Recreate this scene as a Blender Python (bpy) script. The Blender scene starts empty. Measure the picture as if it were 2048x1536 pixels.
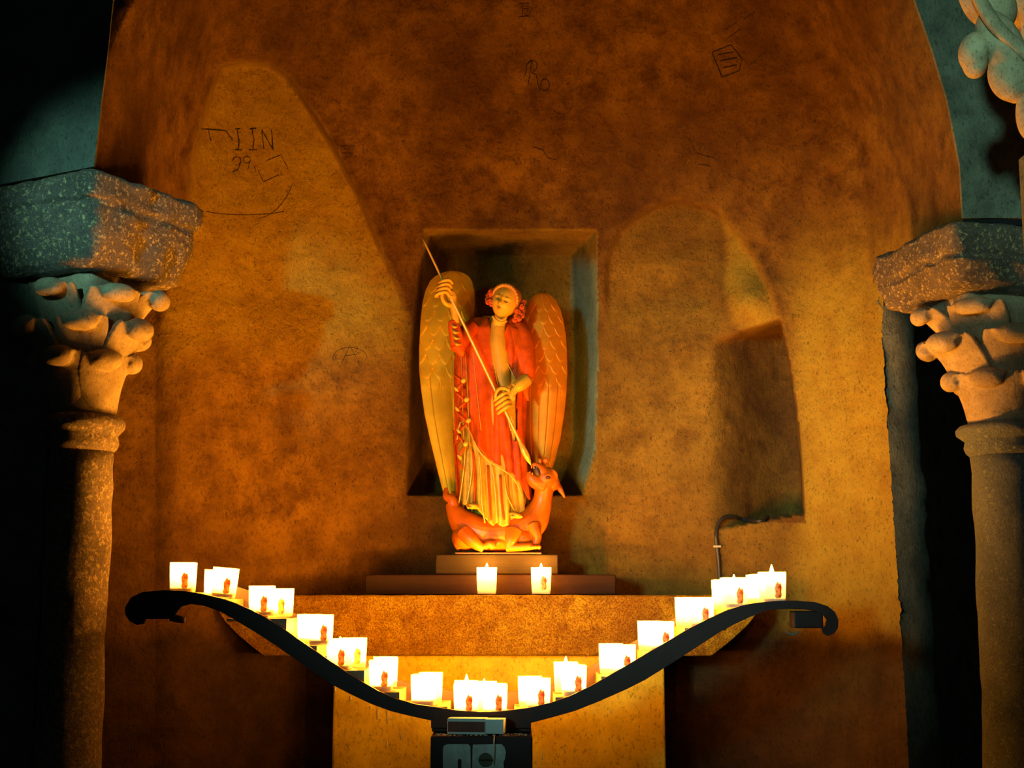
import bpy, bmesh, math, random
import numpy as np
from mathutils import Vector, Matrix, noise
random.seed(7)
SC = bpy.context.scene
COL = SC.collection
# ---------------------------------------------------------------- camera, light, exposure
F = 2790.0; CAMZ = 1.55; PITCH = math.atan((1195 - 768) / F)
CP, SP = math.cos(PITCH), math.sin(PITCH)
cam = bpy.data.cameras.new('camera'); cam.sensor_width = 36; cam.lens = 36 * F / 2048
cam.clip_start = 0.05; cam.clip_end = 60
camo = bpy.data.objects.new('camera', cam); COL.objects.link(camo)
camo.location = (0, 0, CAMZ); camo.rotation_euler = (math.pi / 2 + PITCH, 0, 0)
SC.camera = camo
w = bpy.data.worlds.new('world'); SC.world = w; w.use_nodes = True
w.node_tree.nodes['Background'].inputs[0].default_value = (0.30, 0.55, 0.5, 1)
w.node_tree.nodes['Background'].inputs[1].default_value = 0.012
def area(name, loc, target, size, power, color, spread=180):
    l = bpy.data.lights.new(name, 'AREA'); l.energy = power; l.color = color; l.size = size
    l.spread = math.radians(spread)
    o = bpy.data.objects.new(name, l); COL.objects.link(o); o.location = loc
    o.rotation_euler = (Vector(target) - Vector(loc)).to_track_quat('-Z', 'Y').to_euler()
def spot(name, loc, target, cone, blend, power, color, radius):
    l = bpy.data.lights.new(name, 'SPOT'); l.energy = power; l.color = color
    l.spot_size = math.radians(cone); l.spot_blend = blend; l.shadow_soft_size = radius
    o = bpy.data.objects.new(name, l); COL.objects.link(o); o.location = loc
    o.rotation_euler = (Vector(target) - Vector(loc)).to_track_quat('-Z', 'Y').to_euler()
DAY = (0.28, 0.80, 0.72)
# daylight from the window in the nave, behind and to the left of the viewer
area('window_daylight', (-1.7, -0.6, 2.2), (0.55, 4.1, 2.0), 0.45, 4.2, (0.40, 0.80, 0.68), 22)
# narrow shaft of daylight falling on the left impost
spot('window_shaft', (-1.7, 0.0, 2.75), (-0.975, 3.1, 2.46), 10.5, 1.0, 480, DAY, 0.05)
# daylight reaching the near right capital
spot('window_shaft_right', (-0.6, -1.0, 2.6), (1.08, 2.6, 2.72), 16, 0.8, 520, (0.36, 0.80, 0.62), 0.1)
FLAME = 3700.0
SC.view_settings.view_transform = 'Standard'; SC.view_settings.look = 'None'
SC.view_settings.exposure = 0.0; SC.view_settings.gamma = 1.0
SC.view_settings.use_curve_mapping = False
SC.cycles.use_denoising = True
SC.cycles.max_bounces = 6; SC.cycles.diffuse_bounces = 3; SC.cycles.transparent_max_bounces = 12
SC.cycles.sample_clamp_indirect = 4

# ---------------------------------------------------------------- helpers
def U(px, py, Y):
    """point of the place seen at (px,py) of the photograph, Y metres ahead"""
    u = (px - 1024) / F; v = (768 - py) / F
    dy = CP - v * SP; t = Y / dy
    return Vector((u * t, Y, CAMZ + (SP + v * CP) * t))
def tagit(o, label=None, cat=None, group=None, kind=None):
    if label: o['label'] = label
    if cat: o['category'] = cat
    if group: o['group'] = group
    if kind: o['kind'] = kind
    return o
def empty(name, loc=(0, 0, 0)):
    o = bpy.data.objects.new(name, None); COL.objects.link(o); o.location = loc
    o.empty_display_size = 0.02
    return o
def link(name, me, mat, parent=None, smooth=True):
    if mat is not None: me.materials.append(mat)
    if smooth:
        me.polygons.foreach_set('use_smooth', [True] * len(me.polygons))
    o = bpy.data.objects.new(name, me); COL.objects.link(o)
    if parent:
        o.parent = parent
        wl = Matrix.Identity(4); p = parent
        loc = Vector((0, 0, 0))
        while p is not None:
            loc += Vector(p.location); p = p.parent
        o.location = -loc
    me.update()
    return o
def mesh(name, verts, faces, mat, parent=None, smooth=True):
    me = bpy.data.meshes.new(name)
    me.from_pydata([tuple(v) for v in verts], [], faces)
    return link(name, me, mat, parent, smooth)
def frombm(name, bm, mat, parent=None, smooth=True):
    bmesh.ops.recalc_face_normals(bm, faces=bm.faces)
    me = bpy.data.meshes.new(name); bm.to_mesh(me); bm.free()
    return link(name, me, mat, parent, smooth)
def bm_box(bm, x0, x1, y0, y1, z0, z1, bevel=0.0):
    r = bmesh.ops.create_cube(bm, size=1.0)
    for v in r['verts']:
        v.co.x = (x0 + x1) / 2 + v.co.x * (x1 - x0)
        v.co.y = (y0 + y1) / 2 + v.co.y * (y1 - y0)
        v.co.z = (z0 + z1) / 2 + v.co.z * (z1 - z0)
    if bevel:
        es = list({e for v in r['verts'] for e in v.link_edges})
        bmesh.ops.bevel(bm, geom=es, offset=bevel, segments=2, affect='EDGES', profile=0.5)
def box(name, x0, x1, y0, y1, z0, z1, mat, parent=None, bevel=0.0):
    bm = bmesh.new(); bm_box(bm, x0, x1, y0, y1, z0, z1, bevel)
    return frombm(name, bm, mat, parent, False)
def bm_ball(bm, c, r, rot=None, u=20, v=12):
    """ellipsoid; r = radius or (rx,ry,rz)"""
    if not hasattr(r, '__len__'): r = (r, r, r)
    M = Matrix.Translation(Vector(c)) @ (rot.to_4x4() if rot else Matrix.Identity(4)) @ Matrix.Diagonal((r[0], r[1], r[2], 1))
    bmesh.ops.create_uvsphere(bm, u_segments=u, v_segments=v, radius=1.0, matrix=M)
def catmull(P, n):
    P = [Vector(p) for p in P]; out = []
    Q = [P[0]] + P + [P[-1]]
    for i in range(1, len(Q) - 2):
        a, b, c, d = Q[i - 1], Q[i], Q[i + 1], Q[i + 2]
        for k in range(n):
            t = k / n
            out.append(0.5 * ((2 * b) + (c - a) * t + (2 * a - 5 * b + 4 * c - d) * t * t + (3 * b - a - 3 * c + d) * t ** 3))
    out.append(P[-1]); return out
def bm_tube(bm, pts, rad, n=10, smoothn=0, flat=1.0):
    if smoothn:
        R4 = [Vector((p[0], p[1], p[2], r)) for p, r in zip(pts, rad)]
        S = catmull(R4, smoothn)
        pts = [Vector((s[0], s[1], s[2])) for s in S]; rad = [max(s[3], 1e-4) for s in S]
    pts = [Vector(p) for p in pts]
    up = None; rings = []
    for i, p in enumerate(pts):
        d = (pts[min(i + 1, len(pts) - 1)] - pts[max(i - 1, 0)])
        if d.length < 1e-9: d = Vector((0, 0, 1))
        d.normalize()
        if up is None:
            up = d.orthogonal().normalized()
        up = (up - d * up.dot(d)).normalized()
        s = d.cross(up)
        rings.append([bm.verts.new(p + (up * math.cos(2 * math.pi * k / n) + s * math.sin(2 * math.pi * k / n) * flat) * rad[i]) for k in range(n)])
    for a, b in zip(rings, rings[1:]):
        for k in range(n):
            bm.faces.new((a[k], a[(k + 1) % n], b[(k + 1) % n], b[k]))
    bm.faces.new(rings[0][::-1]); bm.faces.new(rings[-1])
def remesh(o, voxel, it=2, fac=0.5):
    m = o.modifiers.new('fuse', 'REMESH'); m.mode = 'VOXEL'; m.voxel_size = voxel; m.use_smooth_shade = True
    if it:
        s = o.modifiers.new('soften', 'SMOOTH'); s.iterations = it; s.factor = fac
    return o
def lathe(name, prof, c, mat, parent=None, n=40, wob=0.0):
    V = []; Fc = []
    for i, (r, z) in enumerate(prof):
        for k in range(n):
            a = 2 * math.pi * k / n
            p = Vector((c[0] + r * math.cos(a), c[1] + r * math.sin(a), z))
            if wob:
                p += Vector((math.cos(a), math.sin(a), 0)) * wob * noise.noise(p * 14)
            V.append(p)
    m = len(prof)
    for i in range(m - 1):
        for k in range(n):
            Fc.append((i * n + k, i * n + (k + 1) % n, (i + 1) * n + (k + 1) % n, (i + 1) * n + k))
    Fc.append(tuple(range(n))[::-1]); Fc.append(tuple((m - 1) * n + k for k in range(n)))
    return mesh(name, V, Fc, mat, parent)
def sstep(x, a, b):
    t = np.clip((x - a) / (b - a), 0, 1); return t * t * (3 - 2 * t)

# ---------------------------------------------------------------- materials
class NT:
    def __init__(s, name):
        s.m = bpy.data.materials.new(name); s.m.use_nodes = True
        s.t = s.m.node_tree; s.b = s.t.nodes['Principled BSDF']; s.out = s.t.nodes['Material Output']
        s.tc = s.t.nodes.new('ShaderNodeTexCoord')
    def n(s, k, **kw):
        x = s.t.nodes.new(k)
        for a, b in kw.items():
            if a.startswith('i_'): x.inputs[a[2:].replace('_', ' ')].default_value = b
            else: setattr(x, a, b)
        return x
    def l(s, a, b): s.t.links.new(a, b)
    def noise(s, scale, detail=6, rough=0.6, vec=None, stretch=None):
        x = s.n('ShaderNodeTexNoise', i_Scale=scale, i_Detail=detail, i_Roughness=rough)
        v = vec or s.tc.outputs['Object']
        if stretch:
            mp = s.n('ShaderNodeMapping'); mp.inputs['Scale'].default_value = stretch; s.l(v, mp.inputs['Vector']); v = mp.outputs[0]
        s.l(v, x.inputs['Vector']); return x.outputs['Fac']
    def ramp(s, fac, stops):
        r = s.n('ShaderNodeValToRGB'); cr = r.color_ramp
        while len(cr.elements) < len(stops): cr.elements.new(0.5)
        for e, (p, c) in zip(cr.elements, stops):
            e.position = p; e.color = (c[0], c[1], c[2], 1) if hasattr(c, '__len__') else (c, c, c, 1)
        s.l(fac, r.inputs['Fac']); return r.outputs['Color']
    def mix(s, fac, a, b, mode='MIX'):
        x = s.n('ShaderNodeMix', data_type='RGBA', blend_type=mode)
        if hasattr(fac, 'links'): s.l(fac, x.inputs[0])
        else: x.inputs[0].default_value = fac
        for i, v in ((6, a), (7, b)):
            if hasattr(v, 'links'): s.l(v, x.inputs[i])
            else: x.inputs[i].default_value = (*v, 1)
        return x.outputs[2]
    def bump(s, h, strength, dist, prev=None):
        b = s.n('ShaderNodeBump', i_Strength=strength, i_Distance=dist); s.l(h, b.inputs['Height'])
        if prev: s.l(prev, b.inputs['Normal'])
        return b.outputs['Normal']
def plaster(name, base, dark, light, scale=1.0, bump=1.0, attr=False, rough=0.85, light2=None, grain=False):
    s = NT(name)
    n1 = s.noise(2.6 * scale, 8, 0.65); n2 = s.noise(11 * scale, 8, 0.7); n3 = s.noise(130 * scale, 5, 0.75, stretch=(1, 1, 0.6))
    c = s.ramp(n1, [(0.32, dark), (0.52, base), (0.7, light)])
    c = s.mix(s.ramp(n2, [(0.36, 0.95), (0.58, 0.0)]), c, dark)
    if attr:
        at = s.n('ShaderNodeAttribute', attribute_name='limewash_and_light')
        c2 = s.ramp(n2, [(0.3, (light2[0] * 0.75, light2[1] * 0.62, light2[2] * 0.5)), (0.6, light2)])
        c = s.mix(at.outputs['Fac'], c, c2)  # paler plaster tone, with candlelight and shade painted in
        a4 = s.n('ShaderNodeAttribute', attribute_name='niche_day_tint')
        c = s.mix(a4.outputs['Fac'], c, s.ramp(n2, [(0.3, (0.17, 0.24, 0.17)), (0.65, (0.26, 0.36, 0.27))]))  # daylight tint painted onto the niche reveal
        a3 = s.n('ShaderNodeAttribute', attribute_name='painted_shade')
        c = s.mix(a3.outputs['Fac'], c, s.ramp(n2, [(0.35, (0.035, 0.014, 0.006)), (0.65, (0.075, 0.034, 0.012))]))  # shade painted into the lower wall colour
    pits = s.ramp(n3, [(0.32, 0.35), (0.46, 1.0)])
    c = s.mix(1.0, c, pits, 'MULTIPLY')
    st = s.noise(30 * scale, 3, 0.5, stretch=(1, 1, 0.12))
    c = s.mix(s.ramp(st, [(0.66, 0.0), (0.8, 0.14)]), c, [k * 0.35 for k in dark])
    if grain:
        gn = s.noise(230, 3, 0.7)
        c = s.mix(1.0, c, s.ramp(gn, [(0.38, (0.52, 0.36, 0.3)), (0.52, (1, 1, 1)), (0.64, (1.25, 1.45, 1.3))]), 'MULTIPLY')
    s.l(c, s.b.inputs['Base Color']); s.b.inputs['Roughness'].default_value = rough
    s.b.inputs['Specular IOR Level'].default_value = 0.25
    nn = s.bump(n1, 0.6 * bump, 0.06); nn = s.bump(n2, 0.9 * bump, 0.022, nn); nn = s.bump(n3, 0.9 * bump, 0.008, nn)
    s.l(nn, s.b.inputs['Normal'])
    return s.m
M = {}
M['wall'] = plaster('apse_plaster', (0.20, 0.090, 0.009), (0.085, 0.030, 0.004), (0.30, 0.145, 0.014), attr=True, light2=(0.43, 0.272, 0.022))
M['wall_dark'] = plaster('nave_plaster', (0.20, 0.20, 0.15), (0.10, 0.10, 0.08), (0.26, 0.26, 0.2))
M['altar'] = plaster('altar_stone', (0.74, 0.42, 0.02), (0.42, 0.19, 0.012), (0.86, 0.56, 0.03), scale=1.8, bump=1.3, grain=True)
M['altar_base'] = plaster('altar_plaster', (0.90, 0.68, 0.05), (0.66, 0.45, 0.03), (0.93, 0.72, 0.06), bump=0.4)
M['leafstone'] = plaster('capital_stone', (0.40, 0.30, 0.19), (0.25, 0.18, 0.11), (0.47, 0.37, 0.24), scale=1.5, bump=0.35)
def lava(name, a, b, spk, thr=0.55):
    s = NT(name)
    n1 = s.noise(9, 6, 0.7); n2 = s.noise(95, 5, 0.75); n3 = s.noise(260, 3, 0.7, stretch=(1, 1, 0.6))
    c = s.ramp(n1, [(0.35, a), (0.65, b)])
    c = s.mix(s.ramp(n2, [(thr, 0.0), (thr + 0.08, 1.0)]), c, spk)
    c = s.mix(s.ramp(n3, [(0.35, 0.6), (0.5, 0.0)]), c, [k * 0.3 for k in a])
    s.l(c, s.b.inputs['Base Color']); s.b.inputs['Roughness'].default_value = 0.8
    nn = s.bump(n1, 0.6, 0.03); nn = s.bump(n2, 1.0, 0.010, nn); nn = s.bump(n3, 0.7, 0.003, nn)
    s.l(nn, s.b.inputs['Normal']); return s.m
M['lava'] = lava('dark_volcanic_stone', (0.09, 0.065, 0.05), (0.18, 0.13, 0.10), (0.60, 0.44, 0.2), 0.54)
M['shaft_l'] = lava('brown_volcanic_shaft', (0.14, 0.10, 0.08), (0.26, 0.18, 0.12), (0.5, 0.36, 0.2), 0.52)
M['shaft_r'] = lava('grey_volcanic_shaft', (0.13, 0.15, 0.16), (0.22, 0.24, 0.24), (0.34, 0.36, 0.2), 0.56)
def plain(name, col, rough=0.5, metal=0.0, var=0.25, scale=30, bump=0.2, coat=0.0, spec=0.5, stretch=None):
    s = NT(name)
    n = s.noise(scale, 5, 0.6, stretch=stretch)
    c = s.ramp(n, [(0.3, [k * (1 - var) for k in col]), (0.65, col)])
    s.l(c, s.b.inputs['Base Color']); s.b.inputs['Roughness'].default_value = rough
    s.b.inputs['Metallic'].default_value = metal; s.b.inputs['Coat Weight'].default_value = coat
    s.b.inputs['Coat Roughness'].default_value = 0.25
    s.b.inputs['Specular IOR Level'].default_value = spec
    if bump: s.l(s.bump(n, bump, 0.002), s.b.inputs['Normal'])
    return s.m
M['iron'] = plain('black_painted_iron', (0.050, 0.017, 0.018), 0.6, 0.0, 0.3, 20, 0.2)
M['ply'] = plain('waxed_plywood', (0.42, 0.27, 0.15), 0.5, 0, 0.3, 20, 0.3, stretch=(1, 6, 6))
M['wood'] = plain('varnished_brown_wood', (0.020, 0.006, 0.002), 0.6, 0, 0.35, 22, 0.2, spec=0.12, stretch=(0.5, 8, 8))
M['wood2'] = plain('dark_olive_wood', (0.018, 0.010, 0.003), 0.6, 0, 0.35, 22, 0.2, spec=0.12, stretch=(0.5, 8, 8))
M['red'] = plain('red_painted_robe', (0.56, 0.070, 0.001), 0.5, 0, 0.45, 30, 0.1, coat=0.0, spec=0.15)
M['cream'] = plain('cream_gilt_robe', (0.62, 0.36, 0.03), 0.45, 0.25, 0.3, 30, 0.1, coat=0.0, spec=0.2)
M['gilt'] = plain('gilt_trim', (0.74, 0.44, 0.05), 0.3, 0.3, 0.2, 40, 0.1, coat=0.3)
M['wing_l'] = plain('gilded_wing', (0.62, 0.32, 0.006), 0.48, 0.55, 0.3, 14, 0.1, coat=0.0, spec=0.2)
M['wing_r'] = plain('russet_gilded_wing', (0.64, 0.19, 0.003), 0.48, 0.5, 0.3, 14, 0.1, coat=0.0, spec=0.2)
M['skin'] = plain('painted_flesh', (0.58, 0.29, 0.02), 0.5, 0, 0.2, 20, 0.05, coat=0.0, spec=0.25)
M['hair'] = plain('auburn_painted_hair', (0.45, 0.06, 0.002), 0.5, 0, 0.4, 60, 0.5, coat=0.0, spec=0.2)
M['hairgold'] = plain('golden_hair_band', (0.46, 0.16, 0.006), 0.4, 0.3, 0.3, 40, 0.3, coat=0.0)
M['dragon'] = plain('red_brown_dragon', (0.50, 0.105, 0.002), 0.38, 0, 0.3, 25, 0.15, coat=0.12, spec=0.3)
M['darkline'] = plain('dark_paint', (0.05, 0.02, 0.012), 0.6, bump=0)
M['green'] = plain('green_patina', (0.18, 0.30, 0.14), 0.5)
M['matchred'] = plain('striker_brown', (0.22, 0.055, 0.04), 0.7)
M['card'] = plain('white_card', (0.72, 0.78, 0.8), 0.6, var=0.05)
M['plate'] = plain('worn_pale_metal', (0.8, 0.86, 0.84), 0.5, 0.0, 0.35, 45, 0.3)
M['steel'] = plain('dull_lock_metal', (0.16, 0.14, 0.09), 0.5, 0.4)
M['cable'] = plain('black_rubber', (0.03, 0.022, 0.02), 0.5, bump=0)
M['clip'] = plain('cable_clip_plastic', (0.55, 0.45, 0.3), 0.5, bump=0)
M['scratch'] = plain('scratched_groove', (0.022, 0.010, 0.004), 0.9, bump=0)
M['floor'] = plaster('stone_floor', (0.12, 0.1, 0.08), (0.06, 0.05, 0.04), (0.16, 0.14, 0.1))
M['drip'] = plain('spilled_wax', (0.75, 0.68, 0.5), 0.4)
M['glass'] = plain('wet_glass', (0.5, 0.55, 0.6), 0.08, 0.6)
# candle materials
def shell_mat():
    s = NT('translucent_candle_cup')
    tr = s.n('ShaderNodeBsdfTranslucent'); tr.inputs[0].default_value = (0.95, 0.9, 0.82, 1)
    tp = s.n('ShaderNodeBsdfTransparent'); tp.inputs[0].default_value = (1, 0.93, 0.82, 1)
    df = s.n('ShaderNodeBsdfDiffuse'); df.inputs[0].default_value = (0.85, 0.8, 0.7, 1)
    m1 = s.n('ShaderNodeMixShader'); m1.inputs[0].default_value = 0.5
    m2 = s.n('ShaderNodeMixShader'); m2.inputs[0].default_value = 0.25
    s.l(tr.outputs[0], m1.inputs[1]); s.l(df.outputs[0], m1.inputs[2])
    s.l(m1.outputs[0], m2.inputs[1]); s.l(tp.outputs[0], m2.inputs[2])
    s.l(m2.outputs[0], s.out.inputs['Surface']); return s.m
M['cup'] = shell_mat()
M['waxm'] = plain('candle_wax', (0.9, 0.82, 0.66), 0.5, bump=0, var=0.03)
def flame_mat():
    s = NT('candle_flame'); e = s.n('ShaderNodeEmission'); e.inputs[0].default_value = (1.0, 0.385, 0.030, 1)
    e.inputs[1].default_value = FLAME; s.l(e.outputs[0], s.out.inputs['Surface']); return s.m
M['flame'] = flame_mat()
def print_mat():
    s = NT('printed_figure')
    n = s.noise(90, 3, 0.6)
    c = s.ramp(n, [(0.35, (0.60, 0.12, 0.10)), (0.48, (0.80, 0.42, 0.18)), (0.6, (0.9, 0.72, 0.35))])
    tr = s.n('ShaderNodeBsdfTranslucent'); s.l(c, tr.inputs[0])
    df = s.n('ShaderNodeBsdfDiffuse'); s.l(c, df.inputs[0])
    m1 = s.n('ShaderNodeMixShader'); m1.inputs[0].default_value = 0.5
    s.l(tr.outputs[0], m1.inputs[1]); s.l(df.outputs[0], m1.inputs[2]); s.l(m1.outputs[0], s.out.inputs['Surface']); return s.m
M['print'] = print_mat()

# ---------------------------------------------------------------- apse wall
EX0, EA, EB, EY, ZS, EC = 0.07, 1.17, 0.92, 3.46, 2.35, 1.35   # plan ellipse, springing height, rise
def polymask(px, py, poly, soft):
    inside = np.zeros(px.shape, bool); dmin = np.full(px.shape, 1e9)
    n = len(poly)
    for i in range(n):
        x0, y0 = poly[i]; x1, y1 = poly[(i + 1) % n]
        c = ((y0 > py) != (y1 > py))
        with np.errstate(divide='ignore', invalid='ignore'):
            xi = (x1 - x0) * (py - y0) / (y1 - y0 if y1 != y0 else 1e-9) + x0
        inside ^= c & (px < xi)
        ex, ey = x1 - x0, y1 - y0; L = ex * ex + ey * ey
        t = np.clip(((px - x0) * ex + (py - y0) * ey) / L, 0, 1)
        dmin = np.minimum(dmin, np.hypot(px - x0 - t * ex, py - y0 - t * ey))
    sd = np.where(inside, dmin, -dmin)
    return sstep(sd, -soft, soft)
LEFTREC = [(440, 135), (490, 127), (540, 131), (575, 155), (600, 190), (640, 252), (680, 322), (720, 400), (760, 500), (800, 590), (818, 650), (818, 760), (300, 760), (372, 450), (380, 330), (400, 262), (418, 200)]
RIGHTREC = [(1215, 760), (1215, 520), (1240, 460), (1300, 418), (1350, 403), (1400, 412), (1435, 425), (1475, 470), (1510, 520), (1535, 570), (1560, 640), (1575, 760)]
def interp(y, pts):
    return np.interp(y, [p[0] for p in pts], [p[1] for p in pts])
def wall_depth(px, py, fine=True):
    px = np.asarray(px, float); py = np.asarray(py, float)
    u = (px - 1024) / F; v = (768 - py) / F
    dy = CP - v * SP; tx = u / dy; tz = (SP + v * CP) / dy         # X = tx*Y , Z = CAMZ + tz*Y
    def cyl(dome):
        A = (tx / EA) ** 2 + 1 / EB ** 2; B = -2 * (tx * EX0 / EA ** 2 + EY / EB ** 2); C = (EX0 / EA) ** 2 + (EY / EB) ** 2 - 1
        if dome:
            k = CAMZ - ZS
            A = A + (tz / EC) ** 2; B = B + 2 * tz * k / EC ** 2; C = C + (k / EC) ** 2
        D = np.maximum(B * B - 4 * A * C, 0)
        return (-B + np.sqrt(D)) / (2 * A)
    yc = cyl(False); yd = cyl(True)
    z = CAMZ + tz * yc
    yd = np.where(z > ZS, np.minimum(yd, yc), yc)
    mL = polymask(px, py, LEFTREC, 7); mR = polymask(px, py, RIGHTREC, 9)
    k = np.clip(np.maximum(mL, mR * sstep(px, 1230, 1400)), 0, 1)
    Y = yd + (yc - yd) * k * 0.75
    Y = Y + 0.03 * np.maximum(mL, mR) * sstep(-py, -700, -560)
    # central niche: splayed reveals
    lo = interp(py, [(458, 848), (700, 822), (985, 812)]); li = interp(py, [(458, 905), (700, 868), (985, 850)])
    ro = interp(py, [(458, 1193), (700, 1197), (900, 1190), (990, 1166)]); ri = interp(py, [(458, 1143), (700, 1149), (900, 1146), (990, 1118)])
    n = np.minimum(np.clip((px - lo) / (li - lo), 0, 1), np.clip((ro - px) / (ro - ri), 0, 1))
    n = np.minimum(n, np.clip((py - 459) / 52, 0, 1)); n = np.minimum(n, np.clip((991 - py) / 4, 0, 1))
    Y = Y + (4.58 - Y) * np.where(n > 0, n, 0)
    # deep recess on the right
    re = interp(py, [(640, 1562), (720, 1580), (820, 1595), (930, 1605), (1027, 1609)])
    be = 1047 - (px - 1500) * 0.18; te = 668 - (px - 1460) * 0.28
    r = sstep(px, 1410, 1590) * np.clip((re - px) / 3, 0, 1) * sstep(py, te - 4, te + 22) * np.clip((be - py) / 3, 0, 1)
    Y = Y + 0.34 * r
    # bulge of stone above the recess, soft ledge under it
    Y = Y - 0.07 * np.exp(-((px - 1500) / 50) ** 2 - ((py - 600) / 55) ** 2)
    Y = Y - 0.02 * sstep(py, 960, 1060) * np.exp(-((px - 1000) / 260) ** 2)
    # wall sets back under the left impost and behind the column
    ul = np.clip((440 - px) / 130, 0, 1) * sstep(py - (345 + (px - 188) * 0.46), 5, 30)
    Y = np.where(px < 445, Y * (1 - ul) + (3.95 + 0.07 * np.log1p(np.exp((Y - 3.95) / 0.07))) * ul, Y)
    # jamb flattening to the right of the recess
    j = sstep(px, 1600, 1640) * sstep(py, 560, 700)
    Y = Y * (1 - j) + j * (4.13 - (px - 1609) / 190 * 0.24)
    xe = interp(py, [(-220, 1745), (0, 1830), (100, 1865), (200, 1895), (330, 1920), (440, 1926)])
    b = np.clip(1 - (xe - px) / (200 + 40 * np.clip((440 - py) / 440, 0, 1)), 0, 1) ** 1.5; Y = np.where(py < 560, Y * (1 - b) + 3.20 * b, Y)
    xf = interp(py, [(-220, 300), (0, 226), (100, 216), (200, 203), (332, 188)])
    b = np.clip(1 - (px - xf) / 220, 0, 1) ** 1.4 * (1 - sstep(py - (345 + (px - 188) * 0.46), 8, 40)); Y = Y * (1 - b) + 3.105 * b
    return Y
def wall_noise(P):
    v = 0.012 * noise.noise(P * 2.3) + 0.007 * noise.noise(P * 6.1 + Vector((3, 1, 7))) + 0.0035 * noise.noise(P * 17) + 0.0016 * noise.noise(P * 45)
    return v
ys = np.concatenate([np.arange(-220, 1700, 4.0)])
def xl(y): return interp(y, [(-220, 300), (0, 226), (100, 216), (200, 203), (332, 188), (370, 186), (450, 150), (560, 120), (1700, 110)])
def xr(y): return interp(y, [(-220, 1745), (0, 1830), (100, 1865), (200, 1895), (330, 1920), (440, 1926), (500, 1900), (560, 1810), (600, 1768), (660, 1764), (800, 1772), (950, 1782), (1100, 1792), (1250, 1801), (1400, 1811), (1536, 1818), (1700, 1826)])
NX = 430; NYR = len(ys)
sg = np.linspace(0, 1, NX)
XX = xl(ys)[:, None] * (1 - sg) + xr(ys)[:, None] * sg; YY = np.repeat(ys[:, None], NX, 1)
rgh = np.array([noise.noise(Vector((0, y * 0.03, 0))) * 5 + noise.noise(Vector((5, y * 0.12, 0))) * 3 for y in ys])
XX = XX + (sg[None, :] ** 12) * rgh[:, None]
DD = wall_depth(XX, YY)
V = []
for i in range(NYR):
    for j in range(NX):
        p = U(XX[i, j], YY[i, j], DD[i, j]); p = U(XX[i, j], YY[i, j], DD[i, j] + wall_noise(p)); V.append(p)
for j in range(NX):
    p = V[(NYR - 1) * NX + j]; V.append(Vector((p.x, p.y, 0.0)))
# returns: rim runs back behind the right edge and behind the left edge
Fc = [(i * NX + j, (i + 1) * NX + j, (i + 1) * NX + j + 1, i * NX + j + 1) for i in range(NYR) for j in range(NX - 1)]
nb = len(V)
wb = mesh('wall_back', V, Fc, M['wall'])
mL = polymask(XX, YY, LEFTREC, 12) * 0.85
mJ = sstep(XX, 1540, 1640) * sstep(YY, 380, 620)  # candlelit jamb painted paler
below = sstep(YY, 560, 760) * (0.12 + 0.12 * sstep(XX, 700, 1200)) * (1 - 0.6 * sstep(YY, 1180, 1300))  # lower wall kept duller, weaker candlelight put into its colour
lime_light = np.clip(0.25 * polymask(XX, YY, RIGHTREC, 14) * (1 - sstep(YY, 600, 740)) * (1 - sstep(XX, 1420, 1500)) + np.maximum(np.maximum(mL * (1 - sstep(YY, 620, 760)) + below * 1.0, mJ), below), 0, 1)  # plaster tone of the left recess plus painted candlelight
shade_mask = np.zeros(XX.shape)
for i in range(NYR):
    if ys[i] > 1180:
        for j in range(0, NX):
            shade_mask[i, j] = 28 * noise.noise(Vector((XX[i, j] * .012, ys[i] * .012, 3))) + 10 * noise.noise(Vector((XX[i, j] * .05, ys[i] * .05, 3)))
shade_mask = sstep(YY + shade_mask, 1240, 1300) * 0.9  # shade below the rack painted as a darker wall colour, ragged edge
a3 = wb.data.attributes.new('painted_shade', 'FLOAT', 'POINT')
a3.data.foreach_set('value', np.concatenate([shade_mask.ravel(), shade_mask[-1]]).astype(np.float32))
lime_light = lime_light * (1 - 0.9 * sstep(XX, 1420, 1500) * (XX < interp(YY, [(640, 1562), (720, 1580), (820, 1595), (930, 1605), (1027, 1609)])) * sstep(YY, 650, 690) * (YY < 1045))  # shade of the right recess painted in by dropping the pale tone
day_tint = sstep(XX, 1136, 1150) * (XX < interp(YY, [(458, 1193), (700, 1197), (900, 1190), (990, 1166)])) * sstep(YY, 505, 545) * (YY < 991)  # cool daylight on the right reveal painted as grey-green colour
day_tint = np.maximum(day_tint, sstep(YY, 880, 960) * (YY < 991) * sstep(XX, 1080, 1120) * (XX < 1160)) * 0.9
a4 = wb.data.attributes.new('niche_day_tint', 'FLOAT', 'POINT')
a4.data.foreach_set('value', np.concatenate([day_tint.ravel(), day_tint[-1]]).astype(np.float32))
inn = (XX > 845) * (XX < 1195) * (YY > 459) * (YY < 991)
lime_light = np.maximum(lime_light, inn * 0.45)  # niche interior painted paler to look lit
lime_light = np.maximum(lime_light, 0.8 * polymask(XX, YY, [(1440, 425), (1480, 470), (1520, 535), (1560, 640), (1500, 665), (1462, 650), (1448, 560), (1452, 480)], 14))
at = wb.data.attributes.new('limewash_and_light', 'FLOAT', 'POINT')
at.data.foreach_set('value', np.concatenate([lime_light.ravel(), lime_light[-1]]).astype(np.float32))
tagit(wb, 'rough ochre plastered apse wall with arched recesses, square niche and scratched graffiti', kind='structure')

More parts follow.
